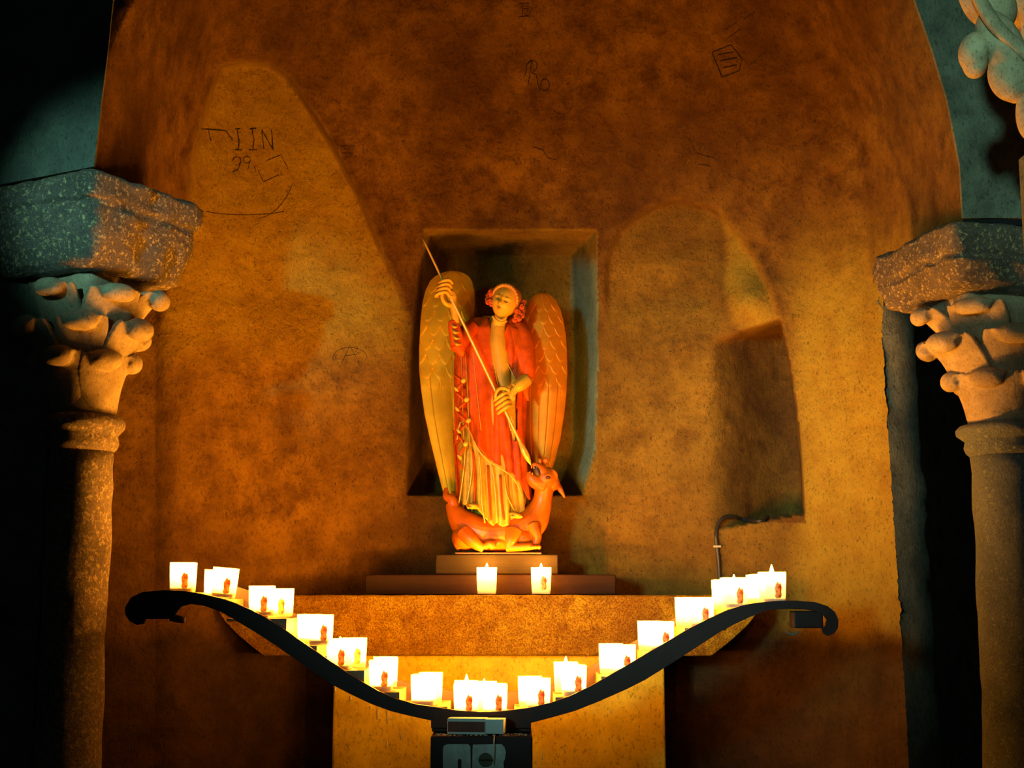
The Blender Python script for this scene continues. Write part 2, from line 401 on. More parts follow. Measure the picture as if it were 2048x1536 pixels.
# scratched graffiti
def on_wall(px, py, off=0.001):
    d = float(wall_depth(np.array([px]), np.array([py]))[0]); p = U(px, py, d)
    return U(px, py, d + wall_noise(p) - off)
def scratch(strokes, r=0.0014, name='scratched_letters'):
    bm = bmesh.new()
    for st in strokes:
        pts = []
        for (a, b) in zip(st, st[1:]):
            nseg = max(1, int(math.hypot(b[0] - a[0], b[1] - a[1]) / 4))
            for k in range(nseg):
                pts.append((a[0] + (b[0] - a[0]) * k / nseg, a[1] + (b[1] - a[1]) * k / nseg))
        pts.append(st[-1])
        bm_tube(bm, [on_wall(x + random.uniform(-.4, .4), y) for x, y in pts], [1.25 * r * random.uniform(.6, 1.2) for _ in pts], 5)
    return frombm(name, bm, M['scratch'], wb)
def arc(cx, cy, rx, ry, a0, a1, n=10):
    return [(cx + rx * math.cos(math.radians(a0 + (a1 - a0) * k / n)), cy + ry * math.sin(math.radians(a0 + (a1 - a0) * k / n))) for k in range(n + 1)]
scratch([[(402, 258), (430, 260), (452, 262)], [(417, 262), (422, 282)], [(452, 262), (466, 282)], [(474, 258), (478, 280), (477, 298)], [(470, 258), (480, 258)], [(470, 300), (484, 300)],
         [(504, 258), (508, 280), (506, 298)], [(500, 258), (512, 257)], [(498, 300), (514, 300)], [(524, 262), (528, 298)], [(524, 260), (546, 300)], [(543, 260), (546, 300)]], name='scratched_name')
scratch([arc(474, 322, 8, 8, 180, 420), [(480, 328), (476, 340), (466, 344)], arc(494, 320, 7, 7, 0, 360), [(500, 322), (496, 338)], [(508, 334), (512, 342)], [(516, 340), (526, 362)], [(532, 322), (562, 310), (576, 338)], [(526, 364), (558, 350)]], 0.0009, 'scratched_date')
scratch([arc(490, 416, 90, 14, 150, 30, 14), arc(500, 330, 90, 110, 20, 80, 14)], 0.0006, 'scratched_curve')
scratch([[(1038, 8), (1058, 6)], [(1045, 8), (1045, 32)], [(1038, 34), (1056, 32)], [(1046, 18), (1056, 18)]], 0.0010, 'scratched_initial')
scratch([[(1056, 172), (1060, 145), (1064, 122)], arc(1066, 132, 8, 11, 240, 450), [(1062, 144), (1072, 150), (1080, 186)], arc(1090, 170, 9, 12, 0, 360), [(1050, 150), (1054, 130), (1062, 120)]], 0.0013, 'scratched_initials')
scratch([[(1016, 230), (1016, 220), (1021, 220), (1021, 225), (1016, 225), (1022, 230)], [(1026, 231), (1026, 220), (1030, 227), (1034, 220), (1035, 231)]], 0.0007, 'scratched_letter_pair')
scratch([arc(1124, 205, 22, 24, -60, 140)], 0.0006, 'scratched_circle')
scratch([[(683, 292), (706, 293), (706, 307), (683, 306), (683, 292)], [(688, 304), (688, 296), (692, 300), (696, 296), (696, 304)], [(726, 290), (726, 318)]], 0.0007, 'scratched_frame')
scratch([[(1424, 105), (1462, 90), (1484, 118), (1478, 142), (1444, 155), (1424, 105)], [(1436, 110), (1468, 104)], [(1440, 122), (1474, 116)], [(1446, 136), (1474, 130)]], 0.0016, 'scratched_shield')
scratch([[(1026, 318), (1032, 330), (1036, 314), (1044, 330)], [(1050, 316), (1050, 328)], [(1060, 318), (1062, 330), (1070, 316), (1068, 334)], [(1074, 320), (1080, 330)]], 0.0007, 'scratched_word')
scratch([[(1175, 1046), (1180, 1034), (1184, 1046)], [(1177, 1042), (1183, 1041)], [(1214, 1034), (1216, 1044)], [(1222, 1044), (1222, 1034), (1228, 1040)]], 0.0006, 'scratched_small_letters')
scratch([[(1393, 306), (1410, 312), (1428, 316)], [(1396, 328), (1420, 332)], [(1066, 294), (1086, 300), (1096, 316), (1112, 320)], [(1450, 60), (1474, 44)], [(1486, 40), (1510, 24)], [(1456, 76), (1482, 58)], [(1500, 130), (1530, 104)]], 0.0010, 'scratched_lines')
scratch([arc(700, 715, 34, 20, 160, 380, 12), [(680, 735), (700, 690), (722, 735)], [(690, 712), (714, 708)]], 0.0006, 'scratched_star')

# ---------------------------------------------------------------- nave side walls, floor, ceiling
def slab_poly(name, poly, Yfun, thick, mat, label):
    """plastered front face cut to an outline, with real thickness"""
    bm = bmesh.new()
    vs = [bm.verts.new(U(x, y, Yfun(x, y))) for x, y in poly]
    f = bm.faces.new(vs)
    r = bmesh.ops.extrude_face_region(bm, geom=[f])
    bmesh.ops.translate(bm, verts=[e for e in r['geom'] if isinstance(e, bmesh.types.BMVert)], vec=(0, thick, 0))
    bmesh.ops.triangulate(bm, faces=bm.faces)
    o = frombm(name, bm, mat, smooth=False); tagit(o, label, kind='structure'); return o
lY = lambda x, y: 3.095 + (188 - x) * 0.00070 if x < 188 else 3.095
slab_poly('wall_left', [(300, -220), (262, -110), (226, 0), (216, 100), (203, 200), (188, 333), (-160, 400), (-160, -220)], lY, 0.012, M['wall_dark'], 'dark green plastered arch face above the left impost')
rY = lambda x, y: 3.19
slab_poly('wall_right', [(1745, -220), (1790, -110), (1830, 0), (1865, 100), (1895, 200), (1920, 330), (1926, 436), (2260, 436), (2260, -220)], rY, 0.012, M['wall_dark'], 'dark plastered arch face above the right impost')
# wall returning behind the right column
Vv = []; cols = [(0, None), (30, 3.93), (62, 3.98), (78, 4.25), (150, 4.6), (520, 4.7)]
yr = list(range(600, 1701, 20))
for y in yr:
    x0 = float(xr(np.array([float(y)]))[0]) if y > 600 else 1752
    for k, (dx, Y) in enumerate(cols):
        if Y is None: Y = 4.13 - (x0 - 1609) / 190 * 0.24
        p = U(x0 + dx, y, Y); n = 0.02 * noise.noise(p * 6)
        Vv.append(U(x0 + dx + (12 * noise.noise(Vector((0, y * .02, k))) if k else 0), y, Y + n))
nc = len(cols)
for k in range(nc): p = Vv[(len(yr) - 1) * nc + k]; Vv.append(Vector((p.x, p.y, 0)))
o = mesh('wall_right_rear', Vv, [(i * nc + j, (i + 1) * nc + j, (i + 1) * nc + j + 1, i * nc + j + 1) for i in range(len(yr)) for j in range(nc - 1)], M['wall_dark'])
tagit(o, 'shadowed rough wall behind the right column', kind='structure')
bm = bmesh.new(); bm_box(bm, -2.3, U(100, 800, 3.30).x, 3.30, 3.52, 0, U(60, 540, 3.3).z - .01, .006)
o = frombm('wall_left_pier', bm, M['wall_dark'], smooth=False); tagit(o, 'dark pier that the left column stands against', kind='structure')
bm = bmesh.new(); bm_box(bm, -2.6, U(118, 800, 4.02).x, 4.0, 4.12, 0, 3.2); o = frombm('wall_left_rear', bm, M['wall_dark'], smooth=False)
tagit(o, 'shadowed wall behind the left column', kind='structure')
o = box('floor', -2.6, 2.9, 2.2, 4.9, -0.06, 0.0, M['floor']); tagit(o, 'dark stone chapel floor', kind='structure')

# ---------------------------------------------------------------- columns
def sq_ring(c, ex, ey, hx, hy, z, n=18, rough=0.004, rnd=0.02):
    P = []
    cs = [(-1, -1), (1, -1), (1, 1), (-1, 1)]
    for q in range(4):
        a = cs[q]; b = cs[(q + 1) % 4]
        for k in range(n):
            t = k / n
            lx = (a[0] + (b[0] - a[0]) * t) * hx; ly = (a[1] + (b[1] - a[1]) * t) * hy
            ax, ay = abs(lx) / hx, abs(ly) / hy
            m = min(ax, ay)
            s = 1 - rnd * max(0, (m - 0.8) / 0.2) ** 2 * 2
            p = Vector((c[0], c[1], z)) + ex * lx * s + ey * ly * s
            o = (ex * lx + ey * ly).normalized()
            p += o * rough * (noise.noise(p * 12) * 1.6 + noise.noise(p * 40)) + Vector((0, 0, 1)) * rough * noise.noise(p * 25 + Vector((9, 9, 9)))
            P.append(p)
    return P
def abacus(name, c, ang, prof, mat, parent, label=None, rough=0.005):
    ex = Vector((math.cos(ang), math.sin(ang), 0)); ey = Vector((-math.sin(ang), math.cos(ang), 0))
    V = []; R = []
    for (hx, hy, z) in prof: R.append(sq_ring(c, ex, ey, hx, hy, z, rough=rough))
    n = len(R[0]); Fc = []
    for r in R: V += r
    for i in range(len(R) - 1):
        for k in range(n): Fc.append((i * n + k, i * n + (k + 1) % n, (i + 1) * n + (k + 1) % n, (i + 1) * n + k))
    Fc.append(tuple(range(n))[::-1]); Fc.append(tuple((len(R) - 1) * n + k for k in range(n)))
    o = mesh(name, V, Fc, mat, parent)
    if label: o['label'] = label
    return o
def profz(pts, n=5):
    out = []
    for (a, b) in zip(pts, pts[1:]):
        for k in range(n): out.append(tuple(a[i] + (b[i] - a[i]) * k / n for i in range(3)))
    out.append(pts[-1]); return out
def leaf(parent, c, az, z0, z1, r0, rout, width, curl=0.03, thick=0.016, side=0.0, mat=None):
    """a smooth water leaf rising from the bell and curling over at the tip"""
    ca, sa = math.cos(az), math.sin(az); o = Vector((ca, sa, 0)); t = Vector((-sa, ca, 0))
    Mx = 9; V = []; Fc = []; path = []
    for i in range(15):
        q = i / 14; path.append((r0 + .006 + (rout - r0) * (.35 * q + .65 * q ** 2.4), z0 + (z1 - z0) * q, 0.80 + 0.55 * math.sin(q * 1.9)))
    for i in range(1, 6):
        a = math.pi * 0.8 * i / 5
        path.append((rout + curl * math.sin(a) * .8, z1 - curl * (1 - math.cos(a)) * .5 + curl * .15, 1.28 - .12 * i))
    th = thick
    for lay in (0, 1):
        for i, (r, z, wv) in enumerate(path):
            for j in range(Mx):
                sx = (j / (Mx - 1) * 2 - 1); ww = width * wv * sx
                dr = -abs(sx) ** 2.2 * 0.016 - lay * th
                V.append(Vector((c[0], c[1], z)) + o * (r + dr) + t * (ww + side * r))
    n = len(path) * Mx
    for i in range(len(path) - 1):
        for j in range(Mx - 1):
            q = (i * Mx + j, i * Mx + j + 1, (i + 1) * Mx + j + 1, (i + 1) * Mx + j)
            Fc.append(q); Fc.append(tuple(k + n for k in reversed(q)))
    per = [j for j in range(Mx)] + [i * Mx + Mx - 1 for i in range(1, len(path))] + [(len(path) - 1) * Mx + j for j in range(Mx - 2, -1, -1)] + [i * Mx for i in range(len(path) - 2, 0, -1)]
    for k in range(len(per)):
        a_, b_ = per[k], per[(k + 1) % len(per)]; Fc.append((a_, a_ + n, b_ + n, b_))
    bm = bmesh.new(); vs = [bm.verts.new(v) for v in V]
    for q in Fc: bm.faces.new([vs[k] for k in q])
    wt = width * .72; cc = Vector((c[0], c[1], z1 - curl * .45)) + o * (rout + curl * .05)
    bm_tube(bm, [cc - t * wt * 1.0 - o * .010, cc - t * wt * .5, cc + t * wt * .5, cc + t * wt * 1.0 - o * .010], [curl * .55, curl * .82, curl * .82, curl * .55], 14, 4)
    ob = frombm('leaf', bm, mat or M['leafstone'], parent); remesh(ob, .0042, 4, .5)
    return ob
def column(name, c, ang, hx, hy, ztop, zfas, zbot, zcapb, zast, rad, label, shaftmat, leaves, slab=0.35):
    root = empty(name, (c[0], c[1], 0)); tagit(root, label, 'column')
    ex = Vector((math.cos(ang), math.sin(ang), 0)); ey = Vector((-math.sin(ang), math.cos(ang), 0))
    g = 0.008
    zm = zfas
    pr = profz([(hx - .02, hy - .02, ztop), (hx, hy, ztop - .012), (hx, hy, zm + .012), (hx - g, hy - g, zm + .004), (hx - g, hy - g, zm - .004), (hx - .004, hy - .004, zm - .014), (hx - .010, hy - .010, zm - (zm - zbot) * .35), (hx - .034, hy - .034, zbot + .012), (hx - .050, hy - .050, zbot)])
    abacus('abacus', c, ang, pr, M['lava'], root, 'dark pitted volcanic stone block', 0.009)
    # bell from circle to square
    V = []; n = 48; rows = 14
    for i in range(rows + 1):
        q = i / rows; z = zcapb + (zbot - zcapb) * q
        for k in range(n):
            a = 2 * math.pi * k / n; ca, sa = math.cos(a), math.sin(a)
            m = max(abs(ca), abs(sa)); e = q ** 1.7
            rx = (rad * 1.02) * (1 - e) + (hx - .085) / (m ** (0.9)) * e; ry = (rad * 1.02) * (1 - e) + (hy - .085) / (m ** 0.9) * e
            p = Vector((c[0], c[1], z)) + ex * ca * rx + ey * sa * ry; p += Vector((ca, sa, 0)) * .004 * noise.noise(p * 15)
            V.append(p)
    Fc = [(i * n + k, i * n + (k + 1) % n, (i + 1) * n + (k + 1) % n, (i + 1) * n + k) for i in range(rows) for k in range(n)]
    Fc.append(tuple(range(n))[::-1]); Fc.append(tuple(rows * n + k for k in range(n)))
    cap = mesh('capital', V, Fc, M['leafstone'], root)
    H = zbot - zcapb
    for (az, za, zb, ro, wd, cu) in leaves:
        leaf(cap, c, math.radians(az), zcapb + H * za, zcapb + H * zb, rad * 0.98 if za < 0.3 else rad * 1.25, ro * KC, wd * KC, cu * KC)
    hA = zcapb - zast
    lathe('astragal', [(rad * 1.0, zast - .02), (rad * 1.10, zast - .012), (rad * 1.16, zast), (rad * 1.12, zast + hA * .28), (rad * 1.18, zast + hA * .36), (rad * 1.34, zast + hA * .55), (rad * 1.36, zast + hA * .75), (rad * 1.22, zast + hA * .95), (rad * 1.02, zast + hA)], c, shaftmat, root, 48, 0.006)
    pr = []
    for i in range(40):
        q = i / 39; pr.append((rad * (1.12 - 0.12 * q), zast - .015 - (1 - q) * (zast - .015 - .16)))
    lathe('shaft', pr, c, shaftmat, root, 44, 0.007)
    lathe('base', [(rad * 1.7, 0.0), (rad * 1.7, 0.07), (rad * 1.5, .09), (rad * 1.3, .11), (rad * 1.35, .14), (rad * 1.2, .165), (rad * 1.1, 0.17)], c, shaftmat, root, 40)
    return root
KC = 0.885
LC = (-1.168 * KC, 3.77 * KC); RC = (1.38 * KC, 3.89 * KC)
zt = U(188, 334, 3.5 * KC).z
column('column', LC, math.radians(-27), 0.215 * KC, 0.215 * KC, zt, U(185, 398, 3.5 * KC).z, U(160, 526, 3.53 * KC).z, U(160, 822, 3.68 * KC).z, U(160, 880, 3.68 * KC).z, 0.083 * KC,
       'brown volcanic stone column left of the candle rack, with a carved leaf capital', M['shaft_l'],
       [(-48, 0.02, 0.42, 0.120, 0.046, 0.034), (12, 0.02, 0.44, 0.12, 0.046, 0.034), (-108, 0.02, 0.44, 0.12, 0.046, 0.034), (-168, 0.02, 0.44, 0.12, 0.046, 0.034), (72, .02, .44, .12, .046, .034), (132, .02, .44, .12, .046, .034), (-20, 0.10, 0.66, 0.168, 0.050, 0.036), (-80, 0.10, 0.68, 0.155, 0.052, 0.034), (-140, 0.1, 0.66, 0.168, 0.05, 0.036), (50, .1, .66, .165, .05, .034), (110, .1, .66, .165, .05, .034), (170, .1, .66, .16, .05, .034), (-4, 0.45, 0.90, 0.195, 0.042, 0.034), (-50, 0.45, 0.88, 0.19, 0.055, 0.030), (-105, 0.45, 0.90, 0.19, 0.045, 0.030)])
column('column', RC, math.radians(14), 0.27 * KC, 0.225 * KC, U(1925, 434, 3.6 * KC).z, U(1945, 505, 3.62 * KC).z, U(1978, 580, 3.70 * KC).z, U(2020, 838, 3.78 * KC).z, U(2020, 888, 3.78 * KC).z, 0.093 * KC,
       'grey lichen-speckled stone column at the right edge, with a carved leaf capital', M['shaft_r'],
       [(-125, 0.02, 0.38, 0.135, 0.052, 0.034), (-65, 0.02, 0.38, 0.135, 0.052, 0.034), (175, 0.02, 0.4, 0.135, 0.052, 0.034), (-5, 0.02, 0.4, 0.135, 0.052, 0.034), (55, 0.02, 0.4, 0.135, 0.052, 0.034), (115, 0.02, 0.4, 0.135, 0.052, 0.034), (-155, 0.10, 0.68, 0.205, 0.062, 0.036), (-95, 0.12, 0.70, 0.185, 0.062, 0.034), (-35, 0.1, 0.7, 0.2, 0.06, 0.034), (100, .1, .7, .18, .06, .034), (150, .1, .7, .2, .06, .034), (-178, 0.5, 0.93, 0.22, 0.05, 0.030), (-128, 0.5, 0.93, 0.20, 0.06, 0.028)])

# near capital top right
rt = empty('carved_capital', U(2150, 60, 2.7)); tagit(rt, 'pale green-grey carved stone capital jutting in at the top right corner', 'capital')
def K(px, py, d): return U(px, py, 2.62 - d)
bm = bmesh.new()
def ell(px, py, d, rx, rz, ry, a=0):
    bm_ball(bm, K(px, py, d), (rx * .00094, ry, rz * .00094), Matrix.Rotation(math.radians(a), 3, 'Y'), 28, 18)
ell(2100, -60, -0.02, 190, 130, 0.10); ell(2130, 120, -0.05, 110, 200, 0.09)
frombm('core', bm, M['leafstone'], rt); bm = None
core = rt.children[0]; remesh(core, 0.006, 3)
def lobe(items, nm='leaf'):
    global bm
    bm = bmesh.new()
    for it in items: ell(*it)
    o = frombm(nm, bm, M['leafstone'], rt); remesh(o, 0.0035, 4)
lobe([(1960, -20, 0.03, 46, 82, 0.04, -10), (1985, 10, 0.05, 45, 60, 0.04, -30)])
lobe([(1949, 104, 0.06, 32, 42, 0.035, 10), (1950, 128, 0.055, 24, 30, 0.03, 0)])
lobe([(2003, 90, 0.07, 42, 80, 0.04, -25), (2020, 150, 0.06, 44, 56, 0.04, -10), (2032, 172, .055, 30, 36, .03)])
lobe([(2062, 225, 0.06, 28, 60, 0.04, 0), (2075, 160, 0.06, 40, 80, 0.04, 0)])
bm = bmesh.new()
bm_tube(bm, [K(1935, -60, .08), K(1960, 0, .095), K(1990, 50, .105), K(2025, 85, .10), K(2060, 115, .095), K(2110, 150, .08)], [.016, .018, .020, .019, .019, .017], 12, 6, 0.7)
frombm('rib', bm, M['leafstone'], rt)
slabp = bmesh.new(); a = U(2080, -500, 2.62); bm_box(slabp, U(2090, 0, 2.66).x, U(2400, 0, 2.7).x, 2.60, 2.85, 0, U(2000, 240, 2.6).z)
o = frombm('trim_1', slabp, M['wall_dark'], smooth=False); tagit(o, 'dark pier below the near right capital', kind='structure')

# ---------------------------------------------------------------- altar
ZA = U(1000, 1190, 4.0).z
al = empty('stone_altar', (0, 4.2, 0)); tagit(al, 'rough stone altar slab on a narrower plastered base behind the candle rack', 'altar')
def slab():
    y0, y1 = 4.0, 4.42
    zb = U(1000, 1312, y0).z
    xa = U(440, 1215, y0).x; xb = U(1512, 1215, y0).x
    P = [(xa, ZA), (xb, ZA), (xb - .005, ZA - .05), (xb - .03, ZA - .085), (xb - .08, zb + .02), (xb - .13, zb), (xa + .13, zb), (xa + .08, zb + .02), (xa + .03, ZA - .085), (xa + .005, ZA - .05)]
    # front as fine grid
    NXs, NZs = 260, 40; V = []; Fc = []
    def half(z):
        t = max(0.0, min(1.0, (ZA - .05 - z) / (ZA - .05 - zb))); return .13 * t ** 1.3
    rows = [('top', y1, ZA)] + [('f', y0, ZA - (ZA - zb) * k / NZs) for k in range(NZs + 1)] + [('bot', y1, zb)]
    for i, (kk, y, z) in enumerate(rows):
        h = half(z)
        for j in range(NXs + 1):
            x = xa + h + (xb - xa - 2 * h) * j / NXs
            p = Vector((x, y, z))
            if kk == 'f':
                p.y += .010 * noise.noise(p * 8) + .006 * noise.noise(p * 30) + .003 * noise.noise(p * 80)
                if i == 1: p.y += 0.008; p.z += 0.002 * noise.noise(p * 30)
                if i == NZs + 1: p.y += 0.01
            V.append(p)
    n = NXs + 1
    for i in range(len(rows) - 1):
        for j in range(NXs): Fc.append((i * n + j, (i + 1) * n + j, (i + 1) * n + j + 1, i * n + j + 1))
    for j in (0, NXs): Fc.append(tuple(i * n + j for i in range(len(rows))))
    o = mesh('slab', V, Fc, M['altar'], al); return zb
zb = slab()
bm = bmesh.new(); bm_box(bm, U(666, 1400, 4.05).x, U(1330, 1400, 4.05).x, 4.05, 4.42, 0, zb + .002, .006)
frombm('altar_base', bm, M['altar_base'], al, False)['label'] = 'smoother ochre plaster base'
bm = bmesh.new()
for (x, y0, y1, r) in [(671, 1376, 1384, 2), (702, 1392, 1402, 2.2), (741, 1412, 1418, 2), (756, 1410, 1440, 2.2), (776, 1420, 1448, 2.2), (801, 1464, 1474, 1.6), (774, 1480, 1498, 1.4), (1085, 1506, 1520, 1.6), (1222, 1420, 1428, 1.4), (803, 1470, 1480, 1.4)]:
    p0, p1 = U(x, y0, 4.0495), U(x - 1, y1, 4.0495)
    bm_tube(bm, [p0, (p0 + p1) / 2, p1], [r * .0010, r * .0016, r * .0008], 7)
tagit(frombm('wax_drips', bm, M['drip'], al), 'pale dried wax drips', kind='stuff')

# planks on altar
bm = bmesh.new(); bm_box(bm, U(730, 1165, 4.10).x, U(1232, 1165, 4.10).x, 4.10, 4.33, ZA + .001, U(1000, 1149, 4.10).z, .003)
o = frombm('wooden_plank', bm, M['wood'], smooth=False); tagit(o, 'long low reddish-brown wooden plank lying on the altar behind two candles', 'plank')
PZ = U(1000, 1149, 4.10).z
bm = bmesh.new(); bm_box(bm, U(871, 1120, 4.12).x, U(1116, 1120, 4.12).x, 4.12, 4.32, PZ + .001, U(1000, 1109, 4.12).z, .003)
o = frombm('wooden_block', bm, M['wood2'], smooth=False); tagit(o, 'short dark olive-brown wooden block directly under the angel statue', 'block')
BZ = U(1000, 1109, 4.12).z

# cable in the right recess
cb = empty('cable', on_wall(1440, 1130)); tagit(cb, 'black electric cable arching out of the right recess and down the wall', 'cable')
bm = bmesh.new()
cp = [(1506, 1050, .012), (1490, 1040, .012), (1468, 1034, .012), (1448, 1036, .012), (1436, 1050, .012), (1432, 1072, .012), (1434, 1092, .01), (1437, 1120, .01), (1439, 1150, .01), (1441, 1183, .01)]
q0 = on_wall(1506, 1056, .012)
bm_tube(bm, [U(1536, 1034, q0.y + .10), U(1520, 1043, q0.y + .02)] + [on_wall(x, y, o) for x, y, o in cp[1:]], [.0062] * (len(cp) + 1), 10, 5)
frombm('cord', bm, M['cable'], cb)
bm = bmesh.new(); p = on_wall(1435, 1093, .016); bm_box(bm, p.x - .012, p.x + .010, p.y - .006, p.y + .01, p.z - .003, p.z + .003, .001)
frombm('cable_clip', bm, M['clip'], cb, False)

# ---------------------------------------------------------------- candle rack
rk = empty('candle_rack', (U(963, 1450, 3.3).x, 3.4, 0)); tagit(rk, 'black double-curved iron candle rack with stepped wooden trays on a post', 'candle rack')
TOP = [(250, 1215), (262, 1195), (285, 1184), (330, 1180), (370, 1182), (400, 1187), (440, 1196), (470, 1206), (500, 1219), (530, 1234), (565, 1256), (600, 1281), (630, 1301), (660, 1322), (690, 1342), (720, 1361), (755, 1381), (790, 1397), (830, 1408), (870, 1414), (915, 1421), (963, 1424), (1010, 1422), (1055, 1416), (1100, 1406), (1140, 1392), (1180, 1373), (1220, 1350), (1260, 1327), (1300, 1303), (1340, 1280), (1380, 1256), (1420, 1236), (1450, 1222), (1480, 1212), (1510, 1206), (1545, 1202), (1590, 1201), (1630, 1204), (1655, 1212), (1670, 1224), (1677, 1240), (1676, 1256), (1668, 1268), (1656, 1272), (1646, 1266)]
BOT = [(1644, 1258), (1652, 1252), (1655, 1240), (1648, 1230), (1630, 1222), (1600, 1217), (1560, 1217), (1530, 1222), (1500, 1234), (1470, 1248), (1440, 1264), (1400, 1290), (1360, 1316), (1325, 1338), (1290, 1360), (1250, 1380), (1200, 1402), (1150, 1422), (1100, 1436), (1062, 1446), (1062, 1456), (862, 1456), (862, 1441), (820, 1432), (780, 1422), (740, 1407), (700, 1388), (665, 1370), (630, 1346), (590, 1318), (550, 1290), (510, 1264), (470, 1240), (440, 1223), (410, 1212), (380, 1208), (362, 1213), (352, 1226), (345, 1238), (292, 1238), (288, 1248), (274, 1250), (258, 1242), (250, 1228)]
def plate(name, outline, y, th, mat, bev=.0015):
    bm = bmesh.new()
    vs = [bm.verts.new(U(x, yy, y)) for x, yy in outline]
    for v in vs: v.co.y = y
    f = bm.faces.new(vs); r = bmesh.ops.extrude_face_region(bm, geom=[f])
    bmesh.ops.translate(bm, verts=[e for e in r['geom'] if isinstance(e, bmesh.types.BMVert)], vec=(0, th, 0))
    bmesh.ops.triangulate(bm, faces=bm.faces)
    return frombm(name, bm, mat, rk, False)
YF = 3.27
plate('front_plate', TOP + BOT, YF, 0.012, M['iron'])
# rear plate: same curve, standing 22 cm behind the front one, in true size
bm = bmesh.new()
TB = [(x, y) for x, y in TOP if 375 < x < 1570]
front = [U(x, y, YF) for x, y in TB]
vs = [bm.verts.new((p.x, 3.50, p.z + .026)) for p in front] + [bm.verts.new((p.x, 3.50, p.z - .02)) for p in reversed(front)]
f = bm.faces.new(vs); r = bmesh.ops.extrude_face_region(bm, geom=[f])
bmesh.ops.translate(bm, verts=[e for e in r['geom'] if isinstance(e, bmesh.types.BMVert)], vec=(0, .012, 0))
bmesh.ops.triangulate(bm, faces=bm.faces); frombm('rear_plate', bm, M['iron'], rk, False)
# curved tray sheet between the plates
V = []; Fc = []
ctr = [U(x, y + 8, YF) for x, y in TOP if 262 < x]
ctr = ctr[:-6]
for nm, sel in (('tray_sheet', [p for p in ctr if p.x < U(372, 1200, YF).x]), ('tray_sheet', [p for p in ctr if p.x > U(1585, 1200, YF).x])):
    V = []; Fc = []
    for p in sel: V += [Vector((p.x, YF + .012, p.z)), Vector((p.x, 3.50, p.z))]
    for i in range(len(sel) - 1): Fc.append((2 * i, 2 * i + 1, 2 * i + 3, 2 * i + 2))
    o = mesh(nm, V, Fc, M['iron'], rk, False); sd = o.modifiers.new('t', 'SOLIDIFY'); sd.thickness = .004; sd.offset = 0
# rolled ends
bm = bmesh.new()
a0 = U(1620, 1245, YF)
bm_box(bm, U(1590, 1240, YF).x, U(1650, 1240, YF).x, YF + .016, 3.34, U(1600, 1257, YF).z, U(1600, 1222, YF).z, .004)
frombm('end_scroll', bm, M['iron'], rk, False)
bm = bmesh.new(); bm_tube(bm, [U(340, 1236, YF + .006), U(352, 1237, YF + .006), U(370, 1240, YF + .006)], [.007, .009, .008], 12); frombm('thumb_screw', bm, M['iron'], rk)
bm = bmesh.new()
cx = U(1585, 1262, YF + .03)
bm_tube(bm, [cx + Vector((.013 * math.cos(a), 0, .008 * math.sin(a))) for a in [math.pi + k * math.pi / 8 for k in range(9)]], [.0025] * 9, 8)
frombm('hook', bm, M['glass'], rk)['label'] = 'shiny metal hook'
# steps
Y0, Y1 = YF + .014, 3.498
STEPS = [(365, 415, 1185), (416, 486, 1198), (487, 600, 1237), (601, 657, 1290), (658, 746, 1339), (747, 812, 1382), (813, 902, 1411), (903, 1027, 1430), (1028, 1104, 1419), (1105, 1190, 1392), (1191, 1272, 1351), (1273, 1347, 1304), (1348, 1426, 1255), (1427, 1494, 1219), (1495, 1572, 1208)]
STZ = []
for (xa, xb, py) in STEPS:
    z = U(1000, py, 3.33).z; STZ.append(z)
    x0, x1 = U(xa, py, 3.495).x, U(xb + 1, py, 3.495).x
    # underside follows the sloping tray curve
    xs = [x0 + .0006 + (x1 - x0 - .0012) * k / 8 for k in range(9)]
    CX = [p.x for p in ctr]; CZ = [p.z for p in ctr]
    zbot = [min(float(np.interp(x, CX, CZ)) - .010, z - .006) for x in xs]
    bm = bmesh.new()
    vs = [bm.verts.new((xs[0], Y0, z)), bm.verts.new((xs[-1], Y0, z))] + [bm.verts.new((x, Y0, q)) for x, q in zip(reversed(xs), reversed(zbot))]
    f = bm.faces.new(vs); r = bmesh.ops.extrude_face_region(bm, geom=[f])
    bmesh.ops.translate(bm, verts=[e for e in r['geom'] if isinstance(e, bmesh.types.BMVert)], vec=(0, Y1 - Y0, 0))
    bmesh.ops.triangulate(bm, faces=bm.faces); frombm('step', bm, M['ply'], rk, False)
# post and coin box
pz = U(963, 1472, 3.20).z
box('post', U(900, 1500, 3.28).x, U(1026, 1500, 3.28).x, 3.30, 3.42, 0.02, pz - .3, M['iron'], rk, .003)
box('foot', U(800, 1500, 3.28).x, U(1126, 1500, 3.28).x, 3.18, 3.52, 0.0, 0.02, M['iron'], rk, .003)
bxx0, bxx1 = U(861, 1480, 3.20).x, U(1065, 1480, 3.20).x
cbx = empty('coin_box', ((bxx0 + bxx1) / 2, 3.3, pz - .3)); tagit(cbx, 'black metal coin box with worn pale plates below the middle of the candle rack', 'coin box')
box('case', bxx0, bxx1, 3.20, 3.40, pz - .299, pz, M['iron'], cbx, .004)
def plate2(name, poly, hole=None):
    bm = bmesh.new(); vs = [bm.verts.new(U(x, y, 3.199)) for x, y in poly]
    for v in vs: v.co.y = 3.1985
    f = bm.faces.new(vs); r = bmesh.ops.extrude_face_region(bm, geom=[f])
    bmesh.ops.translate(bm, verts=[e for e in r['geom'] if isinstance(e, bmesh.types.BMVert)], vec=(0, -.0015, 0))
    return frombm(name, bm, M['plate'], cbx, False)
plate2('slot_plate', [(886, 1498), (888, 1491), (896, 1488), (936, 1488), (941, 1493), (942, 1560), (940, 1640), (886, 1640)])
plate2('lock_plate', [(945, 1500), (946, 1489), (1003, 1488), (1009, 1494), (1012, 1504), (1010, 1518), (1007, 1524), (1009, 1560), (1008, 1640), (944, 1640), (944, 1560)])
